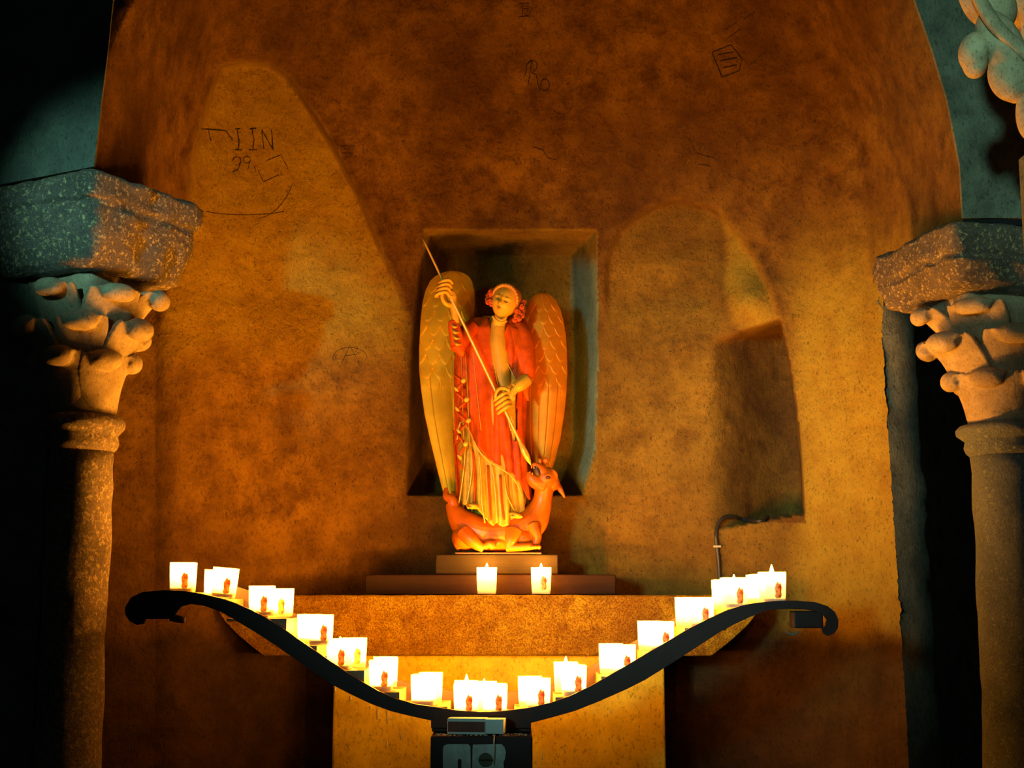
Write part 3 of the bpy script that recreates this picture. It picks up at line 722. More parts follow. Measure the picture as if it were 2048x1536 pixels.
def flat_on(name, poly, mat, y=3.1965):
    bm = bmesh.new(); vs = [bm.verts.new(U(x, yy, y)) for x, yy in poly]
    for v in vs: v.co.y = y
    f = bm.faces.new(vs); r = bmesh.ops.extrude_face_region(bm, geom=[f])
    bmesh.ops.translate(bm, verts=[e for e in r['geom'] if isinstance(e, bmesh.types.BMVert)], vec=(0, -.0006, 0))
    return frombm(name, bm, mat, cbx, False)
flat_on('coin_slot', arc(919, 1521, 3.4, 3.4, 180, 360, 8) + [(922.4, 1580), (915.6, 1580)], M['darkline'])
bm = bmesh.new(); c = U(971, 1520, 3.197)
bmesh.ops.create_cone(bm, cap_ends=True, segments=32, radius1=.0165, radius2=.015, depth=.006, matrix=Matrix.Translation(c) @ Matrix.Rotation(math.pi / 2, 4, 'X'))
lk = frombm('lock', bm, M['steel'], cbx, False)
bm = bmesh.new(); bm_box(bm, c.x - .0155, c.x + .0155, c.y - .0042, c.y - .003, c.z - .0018, c.z + .0018); frombm('lock_slot', bm, M['darkline'], lk, False)
# rusty wax run and crumbs on the box
bm = bmesh.new(); bm_tube(bm, [U(989, 1470, 3.197), U(988, 1482, 3.195), U(989, 1500, 3.194), U(988, 1530, 3.194)], [.0012, .0022, .0014, .001], 7); frombm('wax_run', bm, M['drip'], cbx)
bm = bmesh.new()
for k in range(90):
    x = random.uniform(bxx0 + .01, bxx1 - .01); y = random.uniform(3.205, 3.25)
    bm_ball(bm, (x, y, pz + .0006), (random.uniform(.001, .005), random.uniform(.001, .003), random.uniform(.0006, .0022)), None, 6, 4)
tagit(frombm('wax_crumbs', bm, M['drip'], cbx), 'crumbs and spilled wax', kind='stuff')
# matchbox
mz = pz + .0022
mb = empty('matchbox', U(955, 1455, 3.235)); mbz = 0; tagit(mb, 'half-open matchbox with a brown striking side lying on the coin box', 'matchbox')
def rbox(name, px0, px1, y0, y1, z0, z1, mat, par, bev=.0006):
    return box(name, U(px0, 1445, y0).x, U(px1, 1445, y0).x, y0, y1, z0, z1, mat, par, bev)
mh = (1457 - 1427) / F * 3.22
rbox('sleeve', 896, 972, 3.222, 3.266, mz, mz + mh, M['card'], mb)
rbox('striking_strip', 897, 971, 3.2212, 3.2222, mz + mh * .14, mz + mh * .80, M['matchred'], mb, 0)
tr = rbox('tray', 972.5, 1009, 3.2225, 3.265, mz + .0015, mz + mh - .001, M['card'], mb)
mb.rotation_euler = (0, 0, math.radians(-7)); mb.location.y -= .008
# neck bracket between box and rack
box('bracket', U(864, 1450, 3.29).x, U(1062, 1450, 3.29).x, 3.285, 3.395, pz + .001, U(963, 1432, 3.30).z, M['iron'], rk, .002)

# ---------------------------------------------------------------- candles
CH = 0.070; CW = 0.0285
def cup_single():
    # single-walled thin cup keeps light transport simple
    bm = bmesh.new(); n = 6; r = .006
    def ring(h, z):
        out = []
        for cx, cy, a0 in ((h - r, h - r, 0), (-h + r, h - r, 90), (-h + r, -h + r, 180), (h - r, -h + r, 270)):
            for k in range(n): a = math.radians(a0 + 90 * k / (n - 1)); out.append(bm.verts.new((cx + r * math.cos(a), cy + r * math.sin(a), z)))
        return out
    R = [ring(CW * .90, 0.0), ring(CW * .92, .004), ring(CW * .97, CH * .5), ring(CW, CH)]
    for a, b in zip(R, R[1:]):
        for k in range(len(a)): bm.faces.new((a[k], a[(k + 1) % len(a)], b[(k + 1) % len(a)], b[k]))
    bm.faces.new(R[0][::-1])
    me = bpy.data.meshes.new('cup'); bmesh.ops.recalc_face_normals(bm, faces=bm.faces); bm.to_mesh(me); bm.free(); me.materials.append(M['cup']); return me
ME_cup = cup_single()
def simple(name, mat, fn):
    bm = bmesh.new(); fn(bm); bmesh.ops.recalc_face_normals(bm, faces=bm.faces)
    me = bpy.data.meshes.new(name); bm.to_mesh(me); bm.free(); me.materials.append(mat)
    me.polygons.foreach_set('use_smooth', [True] * len(me.polygons)); return me
ME_wax = simple('wax', M['waxm'], lambda bm: bm_box(bm, -CW * .85, CW * .85, -CW * .85, CW * .85, .002, .016, .003))
ME_wick = simple('wick', M['darkline'], lambda bm: bm_tube(bm, [(0, 0, .016), (.0005, 0, .024), (.0015, 0, .030)], [.0008, .0008, .0006], 6))
def flame(bm): bm_tube(bm, [(0, 0, .029), (0, 0, .033), (0, 0, .040), (0, 0, .048), (0, 0, .057)], [.0012, .0042, .0052, .0034, .0005], 8)
ME_flame = simple('flame', M['flame'], flame)
def pic(bm):
    P = [(a * 1.5, b * 1.3) for a, b in [(-.0035, 0), (.0035, .001), (.0055, .006), (.0045, .012), (.0058, .020), (.004, .028), (.0015, .026), (-.001, .031), (-.0035, .026), (-.0058, .019), (-.0042, .010), (-.0058, .004)]]
    vs = [bm.verts.new((x + .008, -CW - .0004 + (.0012 if z < .015 else .0), z + .009)) for x, z in P]
    f = bm.faces.new(vs); r = bmesh.ops.extrude_face_region(bm, geom=[f])
    bmesh.ops.translate(bm, verts=[e for e in r['geom'] if isinstance(e, bmesh.types.BMVert)], vec=(0, -.0004, 0))
ME_pic = simple('printed_picture', M['print'], pic)
def part(nm, me, par, loc=(0, 0, 0)):
    o = bpy.data.objects.new(nm, me); COL.objects.link(o); o.parent = par; o.location = loc; return o
def candle(px, z, Y, rot, label, lift=0.0, tilt=0.0, group='votive candles on the rack', picture=True, lit=True, sc=1.0):
    p = U(px, 1200, Y)
    r = empty('votive_candle', (p.x, Y, z + .0003)); r.rotation_euler = (0, math.radians(tilt), math.radians(rot)); r.scale = (1, 1, sc)
    tagit(r, label, 'candle', group)
    part('cup', ME_cup, r); part('wax', ME_wax, r); part('wick', ME_wick, r, (0, 0, lift))
    if lit: part('flame', ME_flame, r, (0, 0, lift))
    if picture: part('printed_picture', ME_pic, r)
    return r
A, B = 3.345, 3.425     # front and back row
T = STZ
C = [
 (365, T[0], A, 4, 'lit votive candle standing alone at the top of the left arm', .012, 0),
 (446, T[1] + .003, A, 6, 'slightly leaning lit votive candle, second from the left end of the rack', .010, 5),
 (433, T[1], B + .02, 0, 'votive candle hidden behind the leaning one near the left end', .0, 2),
 (524, T[2] + .006, A, 3, 'left candle of the overlapping pair on the third left step', .006, 0),
 (561, T[2], B, -2, 'right candle of the overlapping pair on the third left step', .008, 0),
 (621, T[3], B, 2, 'left rear candle of the bright pair beside the altar slab left end', .0, 0),
 (643, T[3], A, 5, 'right front candle of the bright pair on the fourth left step', .003, 0),
 (682, T[4], A, -3, 'left front candle of the pair on the fifth left step, flame above its rim', .018, 0),
 (711, T[4], B, 4, 'right rear candle of the pair on the fifth left step', .004, 0),
 (765, T[5], A, 3, 'front candle of the sixth left step, with a clear printed figure', .0, 0),
 (773, T[5] + .004, B, 8, 'rear candle of the sixth left step, almost hidden by its neighbour', .004, 0),
 (850, T[6], A, -4, 'left front candle just left of the matchbox cluster', .0, 0),
 (863, T[6], B, 3, 'right rear candle just left of the middle cluster', .004, 0),
 (933, T[7], A, 0, 'left front candle of the middle cluster above the matchbox', .006, 0),
 (934, T[7], B + .035, 5, 'left rear candle of the middle cluster, tall flame above its rim', .028, 0),
 (969, T[7], B, -4, 'middle rear candle of the middle cluster', .020, 0),
 (990, T[7], A, 3, 'right front candle of the middle cluster above the open matchbox tray', .0, 0),
 (1060, T[8], B, 2, 'left rear candle of the pair right of the middle cluster', .004, 0),
 (1076, T[8], A, -3, 'right front candle of the pair right of the middle cluster', .008, 0),
 (1131, T[9] + .003, B, 0, 'left rear candle of the second right pair, flame above its rim', .026, 0),
 (1146, T[9], A, 4, 'right front candle of the second right pair', .003, 0),
 (1221, T[10], B, -6, 'left rear candle of the pair at the foot of the right arm slope', .002, 0),
 (1246, T[10], A, -5, 'right front candle of the pair at the foot of the right arm slope', .0, 0),
 (1300, T[11], B, 3, 'left rear candle of the pair halfway up the right arm', .004, 0),
 (1321, T[11], A, 0, 'right front candle of the pair halfway up the right arm', .004, 0),
 (1375, T[12], B, 0, 'left rear candle of the pair below the right cable', .012, 0),
 (1402, T[12], A, -4, 'right front candle of the pair below the right cable', .012, 0),
 (1450, T[13], B + .035, 3, 'rearmost candle of the three directly below the cable end', .004, 0),
 (1452, T[13] - .0, B - .028, -3, 'middle candle of the three directly below the cable end', .012, 0),
 (1469, T[13] + .004, A - .012, 2, 'front candle of the three directly below the cable end, dark red printed figure', .02, 0),
 (1519, T[14], B + .035, 0, 'rearmost candle of the three at the top of the right arm', .0, 0),
 (1527, T[14], B - .03, 4, 'middle candle of the three at the top of the right arm', .004, 0),
 (1545, T[14] + .004, A - .014, 2, 'rightmost front candle on the rack, red printed figure and flame above its rim', .030, 0),
]
for i, c in enumerate(C):
    candle(c[0], c[1], c[2], c[3], c[4], c[5], c[6], picture=(i not in (2, 5, 10, 11, 15, 17, 21, 23, 27)))
candle(973.5, ZA + .003, 4.045, 0, 'lit votive candle on the altar edge below the statue, left of two', .024, 0, 'votive candles on the altar', False, True, 1.07)
candle(1082.5, ZA + .003, 4.045, -2, 'lit votive candle on the altar edge below the dragon, right of two', .024, 0, 'votive candles on the altar', True, True, 1.07)
# ---------------------------------------------------------------- angel statue
YS = 4.21
def S(px, py, d=0.0): return U(px, py, YS - d)
PX = YS / F
st = empty('angel_statue', (S(1000, 1103, 0).x, YS, BZ + .001))
tagit(st, 'painted carved angel with gilded wings spearing a red-brown dragon, standing on the wooden block', 'statue')
def fold(a, t, seed):
    """sharp-ridged drapery folds"""
    v = 0
    for (k, amp, tw, ph) in ((9, 1.0, 0.6, 0.3), (17, 0.6, -0.9, 1.7), (5, 0.6, 0.3, 2.2), (29, 0.25, 0.8, 0.9)):
        x = 0.5 + 0.5 * math.sin(k * a + tw * t * 3 + ph + seed + 0.6 * math.sin(2.3 * t * 3 + k))
        v += amp * (x ** 2.2)
    return v / 2.45
def yi(tab, y, c): return float(np.interp(y, [r[0] for r in tab], [r[c] for r in tab]))
BODY = [(632, 972, 1024), (642, 948, 1040), (655, 930, 1048), (680, 922, 1050), (720, 916, 1050), (770, 912, 1048), (820, 912, 1046), (870, 914, 1048), (920, 916, 1052), (970, 918, 1056), (1010, 917, 1062), (1060, 917, 1064)]
DEPTH = [(632, .018), (655, .045), (700, .055), (760, .055), (850, .065), (940, .075), (1010, .085), (1060, .085)]
LEAN = [(632, -.015), (700, .0), (800, .012), (900, .02), (1010, .025), (1060, .025)]
def robe_point(a, py, off, amp, seed, t, tab=BODY):
    L, R = yi(tab, py, 1), yi(tab, py, 2)
    cx, hw = (L + R) / 2, (R - L) / 2
    hd = yi(DEPTH, py, 1)
    f = fold(a, t, seed)
    k = 1 - amp * (1 - f)
    q = abs(math.cos(a)) ** .85 * (1 if math.cos(a) >= 0 else -1)
    x = cx + (hw * k + off / PX) * q
    d = yi(LEAN, py, 1) + (hd * (1 - amp * 1.6 * (1 - f)) + off) * math.sin(a)
    return S(x, py, d), x
def robe(name, top, hem, off, amp, seed, mat, inside=None, nA=220, nT=110, a0=0, a1=2 * math.pi, thick=0.004, parent=st, trim=None):
    V = []; keep = []; Fc = []
    full = abs(a1 - a0 - 2 * math.pi) < 1e-6
    for i in range(nT + 1):
        t = i / nT
        for j in range(nA + (0 if full else 1)):
            a = a0 + (a1 - a0) * j / nA
            _, x0 = robe_point(a, 800, off, amp, seed, t)
            hy = hem(x0, math.sin(a)); ty = top(x0, math.sin(a))
            y = ty + (hy - ty) * t
            p, x = robe_point(a, y, off, amp * min(1, .25 + t * 1.3), seed, (y - 640) / 400)
            V.append(p); keep.append(not (inside and math.sin(a) > 0 and inside(x, y)))
    n = nA + (0 if full else 1)
    for i in range(nT):
        for j in range(nA):
            q = (i * n + j, (i + 1) * n + j, (i + 1) * n + (j + 1) % n, i * n + (j + 1) % n)
            if all(keep[k] for k in q): Fc.append(q)
    o = mesh(name, V, Fc, mat, parent)
    s = o.modifiers.new('t', 'SOLIDIFY'); s.thickness = thick; s.offset = -1
    return o
def inpoly(poly):
    def f(x, y):
        c = False; n = len(poly)
        for i in range(n):
            x0, y0 = poly[i]; x1, y1 = poly[(i + 1) % n]
            if (y0 > y) != (y1 > y) and x < (x1 - x0) * (y - y0) / (y1 - y0) + x0: c = not c
        return c
    return f
ip = lambda x, tab: float(np.interp(x, [r[0] for r in tab], [r[1] for r in tab]))
GHEM = [(900, 1004), (925, 1010), (945, 1016), (960, 1036), (975, 1052), (988, 1056), (1005, 1050), (1022, 1040), (1045, 1034), (1070, 1026)]
gown = robe('gown', lambda x, s: 634, lambda x, s: ip(x, GHEM) if s > 0 else 1030, -0.002, .20, 0.4, M['cream'])
MHEM = [(900, 905), (914, 880), (924, 842), (936, 856), (952, 890), (972, 918), (1000, 936), (1022, 952), (1036, 972), (1046, 1000), (1060, 1012)]
panel = inpoly([(968, 600), (978, 630), (983, 665), (987, 704), (991, 745), (1001, 790), (1011, 820), (1022, 862), (1029, 885), (1034, 850), (1031, 800), (1034, 770), (1024, 745), (1010, 715), (1005, 690), (1007, 665), (1018, 637), (1024, 600)])
mantle = robe('mantle', lambda x, s: 636, lambda x, s: (ip(x, MHEM) if s > -.1 else 1000), 0.014, .27, 1.9, M['red'], panel)
# gilt edging along the mantle hem and the opening
def edge(name, pts, off, seed, r, mat, par=st, n=7):
    """thin bead following the robe front through pixel points"""
    out = []
    for x, y in pts:
        L, R = yi(BODY, y, 1), yi(BODY, y, 2); cx, hw = (L + R) / 2, (R - L) / 2
        c = max(-1, min(1, (x - cx) / (hw + off / PX))); a = math.acos(math.copysign(abs(c) ** (1 / .85), c))
        p, xx = robe_point(a, y, off, .12, seed, (y - 640) / 400)
        out.append(S(x, y, YS - p.y + .001))
    bm = bmesh.new(); bm_tube(bm, out, [r] * len(out), n, 4); return frombm(name, bm, mat, par)
edge('mantle_trim', [(914, 880), (920, 846), (930, 850), (942, 868), (952, 892), (972, 918), (1000, 936), (1022, 952), (1036, 972), (1046, 1000)], .0145, 1.9, .0016, M['gilt'])
edge('mantle_trim', [(979, 640), (983, 665), (987, 704), (991, 745), (1001, 790), (1011, 820), (1022, 862)], .0145, 1.9, .0014, M['gilt'])
edge('mantle_trim', [(1014, 645), (1007, 665), (1005, 690), (1009, 712), (1024, 745), (1036, 768)], .0145, 1.9, .0014, M['gilt'])
for x0, y0, x1, y1 in [(906, 700, 908, 860), (922, 700, 928, 900), (931, 705, 940, 905), (945, 700, 962, 860)]:
    edge('fold_highlight', [(x0 + (x1 - x0) * k / 6, y0 + (y1 - y0) * k / 6) for k in range(7)], .0145, 1.9, .0011, M['cream'])
for pts in [[(926, 850), (930, 900), (926, 950), (918, 1006)], [(936, 862), (944, 920), (940, 970), (932, 1010)], [(958, 905), (962, 960), (964, 1010), (970, 1046)], [(984, 928), (990, 980), (994, 1046)], [(1008, 945), (1014, 990), (1034, 1030)]]:
    edge('pleat', pts, .004, .4, .0022, M['gilt'])
for pts in [[(945, 900), (950, 950), (948, 1008)], [(975, 930), (978, 980), (982, 1040)], [(1000, 950), (1003, 1000), (1008, 1040)]]:
    edge('red_stripe', pts, .002, .4, .0030, M['red'])
# waist cord
edge('belt', [(985, 727), (992, 733), (1002, 737), (1012, 735), (1018, 731)], .003, .4, .0045, M['gilt'])
edge('belt', [(984, 722), (992, 727), (1002, 729), (1010, 727)], .003, .4, .0035, M['cream'])
# cascade of lining folds on the left
bm = bmesh.new()
V = []; Fc = []
CAS = [(908, 748), (926, 765), (909, 782), (932, 803), (911, 822), (936, 845), (914, 866), (930, 892), (916, 918), (925, 940)]
for i, (x, y) in enumerate(CAS):
    d = .052 + (.014 if i % 2 else 0)
    V += [S(x - 3, y, d), S(x + 11, y - 6, d + .012), S(x + 8, y + 12, d + .006)]
o = []
for i, (x, y) in enumerate(CAS[:-1]):
    x2, y2 = CAS[i + 1]
    a, b = S(x, y, .071 + .010 * (i % 2)), S(x2, y2, .071 + .010 * ((i + 1) % 2))
    m = (a + b) / 2 + Vector((0, -.006, 0))
    bm_tube(bm, [a, m, b], [.003, .0058, .003], 10, 4, .55)
cas = frombm('lining_cascade', bm, M['red'], st); remesh(cas, .0016, 2)
for i in range(1, 9):
    bm = bmesh.new(); bm_ball(bm, S(CAS[i][0] + (1 if i % 2 else 3), CAS[i][1] - 4, .084 + .004 * (i % 2)), ((.0075, .004, .0085) if i % 2 else (.0045, .004, .010)), Matrix.Rotation(.7 if i % 2 else -.7, 3, 'Y'), 14, 8)
    frombm('white_lining', bm, M['cream'], st)

# neck and head as one surface
bm = bmesh.new()
HC = S(1010, 604, .060)
tilt = math.radians(22); yaw = math.radians(-10); nod = math.radians(12)
RH = Matrix.Rotation(tilt, 3, 'Y') @ Matrix.Rotation(yaw, 3, 'Z') @ Matrix.Rotation(nod, 3, 'X')
R0 = .051
bmesh.ops.create_uvsphere(bm, u_segments=96, v_segments=72, radius=1.0)
def G(x, z, cx, cz, sx, sz): return math.exp(-((x - cx) / sx) ** 2 - ((z - cz) / sz) ** 2)
for v in bm.verts:
    x, y, z = v.co
    fr = max(0, -y)
    wx = .80 - .20 * max(0, -z) ** 1.3; wy = .90
    X, Y_, Z = x * wx, y * wy, z * 1.0
    d = 0
    if y < 0:
        d += .26 * G(X, Z, 0, -.13, .10, .13) + .12 * G(X, Z, 0, .10, .06, .22)       # nose
        d += .05 * G(X, Z, -.09, -.19, .05, .05) + .05 * G(X, Z, .09, -.19, .05, .05)
        d -= .15 * G(X, Z, -.27, .10, .14, .09) + .15 * G(X, Z, .27, .10, .14, .09)   # sockets
        d += .07 * G(X, Z, -.27, .08, .09, .05) + .07 * G(X, Z, .27, .08, .09, .05)   # lids
        d += .07 * G(X, Z, -.27, .24, .18, .05) + .07 * G(X, Z, .27, .24, .18, .05)   # brows
        d += .10 * G(X, Z, 0, -.42, .15, .045) + .10 * G(X, Z, 0, -.53, .12, .05) - .08 * G(X, Z, 0, -.475, .16, .018)
        d += .10 * G(X, Z, 0, -.80, .18, .12) - .05 * G(X, Z, 0, -.64, .16, .05)
        d += .05 * G(X, Z, -.42, -.25, .2, .2) + .05 * G(X, Z, .42, -.25, .2, .2)
    p = Vector((X, Y_ - d * (fr ** .3 if fr > 0 else 0), Z)) * R0
    v.co = HC + RH @ p
head = None
bm_tube(bm, [HC + RH @ Vector((0, .012, -.02)), S(1000, 638, .045), S(996, 655, .034), S(996, 690, .040), S(1002, 735, .046), S(1010, 790, .045)], [.021, .0195, .024, .029, .028, .022], 24, 5)
bm_ball(bm, S(996, 680, .030), (.030, .026, .034), None, 24, 14)
neck = frombm('head', bm, M['skin'], st)
neck['label'] = 'face and neck in painted flesh tone'
bm = bmesh.new()
bm_tube(bm, [S(985, 632, .074), S(992, 641, .078), S(1003, 645, .078), S(1014, 642, .074)], [.003, .0045, .0045, .003], 8, 4); frombm('collar', bm, M['skin'], st)
def HL(x, y, z): return HC + RH @ (Vector((x, y, z)) * R0)
bm = bmesh.new()
for sx in (-1, 1):
    bm_tube(bm, [HL(sx * .14, -.84, .05), HL(sx * .22, -.86, .015), HL(sx * .31, -.80, .015), HL(sx * .38, -.72, .05)], [.0006, .0012, .0012, .0005], 6, 3)
frombm('eyelid_line', bm, M['darkline'], neck)
bm = bmesh.new()
for sx in (-1, 1):
    bm_tube(bm, [HL(sx * .12, -.88, .20), HL(sx * .25, -.86, .29), HL(sx * .40, -.74, .26)], [.0007, .0010, .0005], 6, 3)
frombm('eyebrow', bm, M['hair'], neck)
bm = bmesh.new(); bm_tube(bm, [HL(-.13, -.86, -.475), HL(0, -.93, -.485), HL(.13, -.86, -.475)], [.0005, .0010, .0005], 6, 3); bm_tube(bm, [HL(-.10, -.90, -.43), HL(0, -.97, -.42), HL(.10, -.90, -.43)], [.0006, .0016, .0006], 6, 3)
frombm('lips', bm, M['red'], neck)
# hair: smooth cap with band, curls at both sides
bm = bmesh.new()
bm_ball(bm, HL(.04, .20, .16), (R0 * .88, R0 * .84, R0 * .95), RH, 32, 20)
for k in range(15):
    a = math.pi * (0.02 + .96 * k / 14)
    bm_ball(bm, HL(.78 * math.cos(a), -.30 - .20 * math.sin(a), .14 + .84 * math.sin(a)), R0 * .15, None, 12, 8)
hair = frombm('hair', bm, M['hairgold'], st); remesh(hair, .0022, 3); hair['label'] = 'smooth golden hair band'
for side in (0, 1):
    bm = bmesh.new()
    if side == 0: cl = [(989, 580), (984, 584), (995, 582), (980, 591), (978, 598), (986, 592), (984, 602), (991, 588), (979, 604), (986, 608)]
    else: cl = [(1035, 606), (1040, 613), (1033, 616), (1041, 622), (1034, 626), (1028, 632), (1040, 631), (1034, 637), (1026, 640), (1030, 622), (1043, 604)]
    for (x, y) in cl:
        c = S(x + (-3 if side == 0 else 4), y, .066 + random.uniform(-.008, .012)); r = .0085
        pts = [c + Vector((r * (1 - k / 14) * math.cos(k * 1.1 + x), -.004 * k / 10, r * (1 - k / 14) * math.sin(k * 1.1 + x))) for k in range(10)]
        bm_tube(bm, pts, [.0030] * 10, 6)
        bm_ball(bm, c + Vector((0, .004, 0)), .0085, None, 8, 6)
    frombm('curls', bm, M['hair'], st)['label'] = 'carved auburn curls beside the face'

# arms with sleeves
def sleeve(name, pts, rad, mat, vox=.0022, ridges=True, flat=1.0):
    bm = bmesh.new(); bm_tube(bm, pts, rad, 20, 5, flat)
    return frombm(name, bm, mat, st)
bm = bmesh.new()
bm_tube(bm, [S(945, 655, .03), S(930, 668, .055), S(916, 690, .085), S(914, 700, .090)], [.026, .027, .024, .018], 20, 5)
bm_tube(bm, [S(918, 702, .088), S(913, 676, .096), S(908, 654, .104), S(905, 640, .108)], [.020, .021, .018, .013], 20, 5)
bm_tube(bm, [S(912, 690, .098), S(922, 704, .094), S(926, 712, .090)], [.016, .013, .004], 12, 4)
o = frombm('sleeve', bm, M['red'], st); remesh(o, .0022, 4)
bm = bmesh.new()
for (xa, ya, xb, yb, r) in [(903, 646, 916, 652, .0042), (903, 656, 919, 664, .005), (905, 667, 920, 676, .0045), (908, 680, 922, 688, .004)]:
    bm_tube(bm, [S(xa, ya, .112), S((xa + xb) / 2 - 1, (ya + yb) / 2 + 5, .126), S(xb, yb, .112)], [r * .6, r, r * .5], 10, 5)
frombm('sleeve_lining', bm, M['cream'], st)
bm = bmesh.new()
bm_tube(bm, [S(1036, 652, .02), S(1046, 672, .035), S(1053, 710, .055), S(1054, 744, .070), S(1048, 757, .080)], [.024, .028, .027, .025, .017], 20, 5)
bm_tube(bm, [S(1053, 748, .072), S(1050, 764, .078), S(1052, 786, .066), S(1057, 802, .06)], [.022, .017, .009, .003], 14, 5)
for k in range(4): bm_tube(bm, [S(1024 + 5 * k, 655 + 2 * k, .05), S(1034 + 5 * k, 700, .075), S(1046 + 3 * k, 742, .085)], [.006, .0065, .004], 8, 6)
o = frombm('sleeve', bm, M['red'], st); remesh(o, .0022, 3)
bm = bmesh.new()
bm_tube(bm, [S(1052, 760, .082), S(1040, 770, .098), S(1027, 777, .106)], [.021, .019, .0155], 20, 5)
for k in range(4):
    q = k / 3; c = S(1049 - 17 * q, 762 + 12 * q, .083 + .020 * q)
    bm_tube(bm, [c + Vector((.0205 * math.sin(b) * .45, -.020 * math.cos(b), .0195 * math.sin(b))) for b in [math.radians(-110 + 22 * m) for m in range(11)]], [.0026] * 11, 6)
o = frombm('cuff', bm, M['cream'], st); remesh(o, .0018, 1)

# spear
SPT, SPB = (843, 472), (1051, 905)
def sp(px): return S(px, 472 + (px - 843) * (930 - 472) / (1062 - 843), .135 - (px - 843) / 219 * .03)
bm = bmesh.new(); bm_tube(bm, [sp(843 + 205 * k / 20) for k in range(21)], [.0028 + .0018 * min(1, k / 10) for k in range(21)], 14)
spear = frombm('spear', bm, M['gilt'], st)
bm = bmesh.new(); bm_tube(bm, [sp(1036), sp(1042), sp(1047), sp(1053), sp(1058), sp(1062.5)], [.0045, .0085, .0125, .0130, .0085, .0008], 4, 4, .8)
frombm('spear_head', bm, M['gilt'], spear)
# hands: palm plus five wrapped fingers, fused
def hand(name, wrist, palm, axis_pts, fingers, thumb, prad=(.013, .008, .014), prot=None):
    bm = bmesh.new()
    bm_tube(bm, [wrist[0], wrist[1], palm], [.0125, .0115, .0125], 16, 4)
    bm_ball(bm, palm, prad, prot, 18, 12)
    for f in fingers + [thumb]:
        bm_tube(bm, f[0], f[1], 9, 5)
    o = frombm(name, bm, M['skin'], st); remesh(o, .00085, 2, .4); return o
# raised hand (seen from the back of the fingers), spear passes through the fist
fs = []
for k in range(4):
    x0 = 886 - 2.0 * k; y0 = 562 + 8.0 * k
    fs.append(([S(x0 + 18, y0 + 5, .128), S(x0 + 12, y0 - 2, .147), S(x0 + 2, y0 - 1, .152), S(x0 - 6, y0 + 3, .145), S(x0 - 9, y0 + 6, .128), S(x0 - 3, y0 + 7, .120)], [.0056, .0058, .0056, .0052, .0048, .0040]))
hand('hand', (S(911, 646, .106), S(909, 622, .113)), S(902, 592, .120), None, fs, ([S(900, 610, .125), S(890, 606, .140), S(884, 594, .147), S(886, 584, .150)], [.0085, .0068, .0056, .0042]), (.0165, .010, .023), Matrix.Rotation(math.radians(-12), 3, 'Y'))
fs = []
for k in range(4):
    x0 = 1008 + 2.6 * k; y0 = 786 + 8.5 * k
    fs.append(([S(x0 + 7, y0 - 1, .116), S(x0, y0 + 1, .134), S(x0 - 9, y0 + 7, .134), S(x0 - 17, y0 + 13, .126), S(x0 - 20, y0 + 16, .112)], [.0058, .0058, .0054, .0050, .0040]))
hand('hand', (S(1042, 768, .098), S(1032, 776, .106)), S(1019, 794, .112), None, fs, ([S(1018, 782, .118), S(1004, 776, .128), S(994, 782, .134), S(990, 796, .130)], [.0075, .0064, .0052, .0040]), (.019, .010, .017), Matrix.Rotation(math.radians(35), 3, 'Y'))

# feet
for (x, y, d, a) in ((945, 1012, .105, .1), (1032, 1030, .105, .3)):
    bm = bmesh.new(); bm_ball(bm, S(x, y, d), (.020, .026, .0095), Matrix.Rotation(a, 3, 'Y'), 16, 10)
    for k in range(5): bm_ball(bm, S(x - 9 + 5.0 * k, y + 3, d + .024 - .0025 * k), (.0042, .006, .0042), None, 8, 6)
    o = frombm('foot', bm, M['skin'], st); remesh(o, .0012, 2)

# wings
def wing(name, tab, mat, d0, bulge, mirror, tipd=0.0, label=None):
    y0, y1 = tab[0][0], tab[-1][0]; NU, NV = 90, 240; V = []; Fc = []
    for i in range(NV + 1):
        v = i / NV; vv = v ** 1.0
        # denser at the rounded top
        y = y0 + (y1 - y0) * (v if v > .08 else .08 * (v / .08) ** 1.25)
        L = float(np.interp(y, [r[0] for r in tab], [r[1] for r in tab])); R = float(np.interp(y, [r[0] for r in tab], [r[2] for r in tab]))
        vn = (y - y0) / (y1 - y0)
        for j in range(NU + 1):
            u = j / NU; x = L + (R - L) * u
            uo = 1 - u if mirror else u        # 0 = outer edge
            e = bulge * math.sin(math.pi * (.04 + .92 * u)) ** .7 * math.sqrt(min(1.0, vn / .14))
            h = 0.0
            if vn < .52:
                rh = .062; row = vn / rh; ri = int(row); nS = 4
                best = 0
                for rr in (ri - 1, ri):
                    ph = .5 * (rr % 2); c = u * nS + ph; cf = c - math.floor(c) - .5
                    lv = row - rr                        # 0..2 below the row start
                    end = 1.55 - 2.6 * cf * cf
                    if lv < end: best = max(best, .0036 * (.35 + .65 * lv / end) * (1 if rr == ri else 1))
                    # lower rows tuck under the upper ones
                h += best * min(1, (0.52 - vn) / .06) * min(1, vn / .08 + .1)
            if vn > .42:
                k = min(1, (vn - .42) / .08); s = (u * 5) % 1
                h += .0045 * k * (1 - s) ** .8 if not mirror else .0045 * k * s ** .8
            V.append(S(x, y, d0 + e + h + tipd * vn))
    n = NU + 1
    Fc = [(i * n + j, (i + 1) * n + j, (i + 1) * n + j + 1, i * n + j + 1) for i in range(NV) for j in range(NU)]
    o = mesh(name, V, Fc, mat, st); s = o.modifiers.new('t', 'SOLIDIFY'); s.thickness = .014; s.offset = -1
    if label: o['label'] = label
    return o
WL = [(541, 902, 908), (543, 892, 920), (547, 880, 930), (553, 869, 938), (562, 860, 944), (580, 851, 949), (605, 845, 950), (640, 841, 948), (700, 838, 946), (740, 838, 946), (780, 842, 946), (830, 849, 946), (880, 860, 946), (930, 872, 946), (970, 882, 944), (1000, 890, 936)]
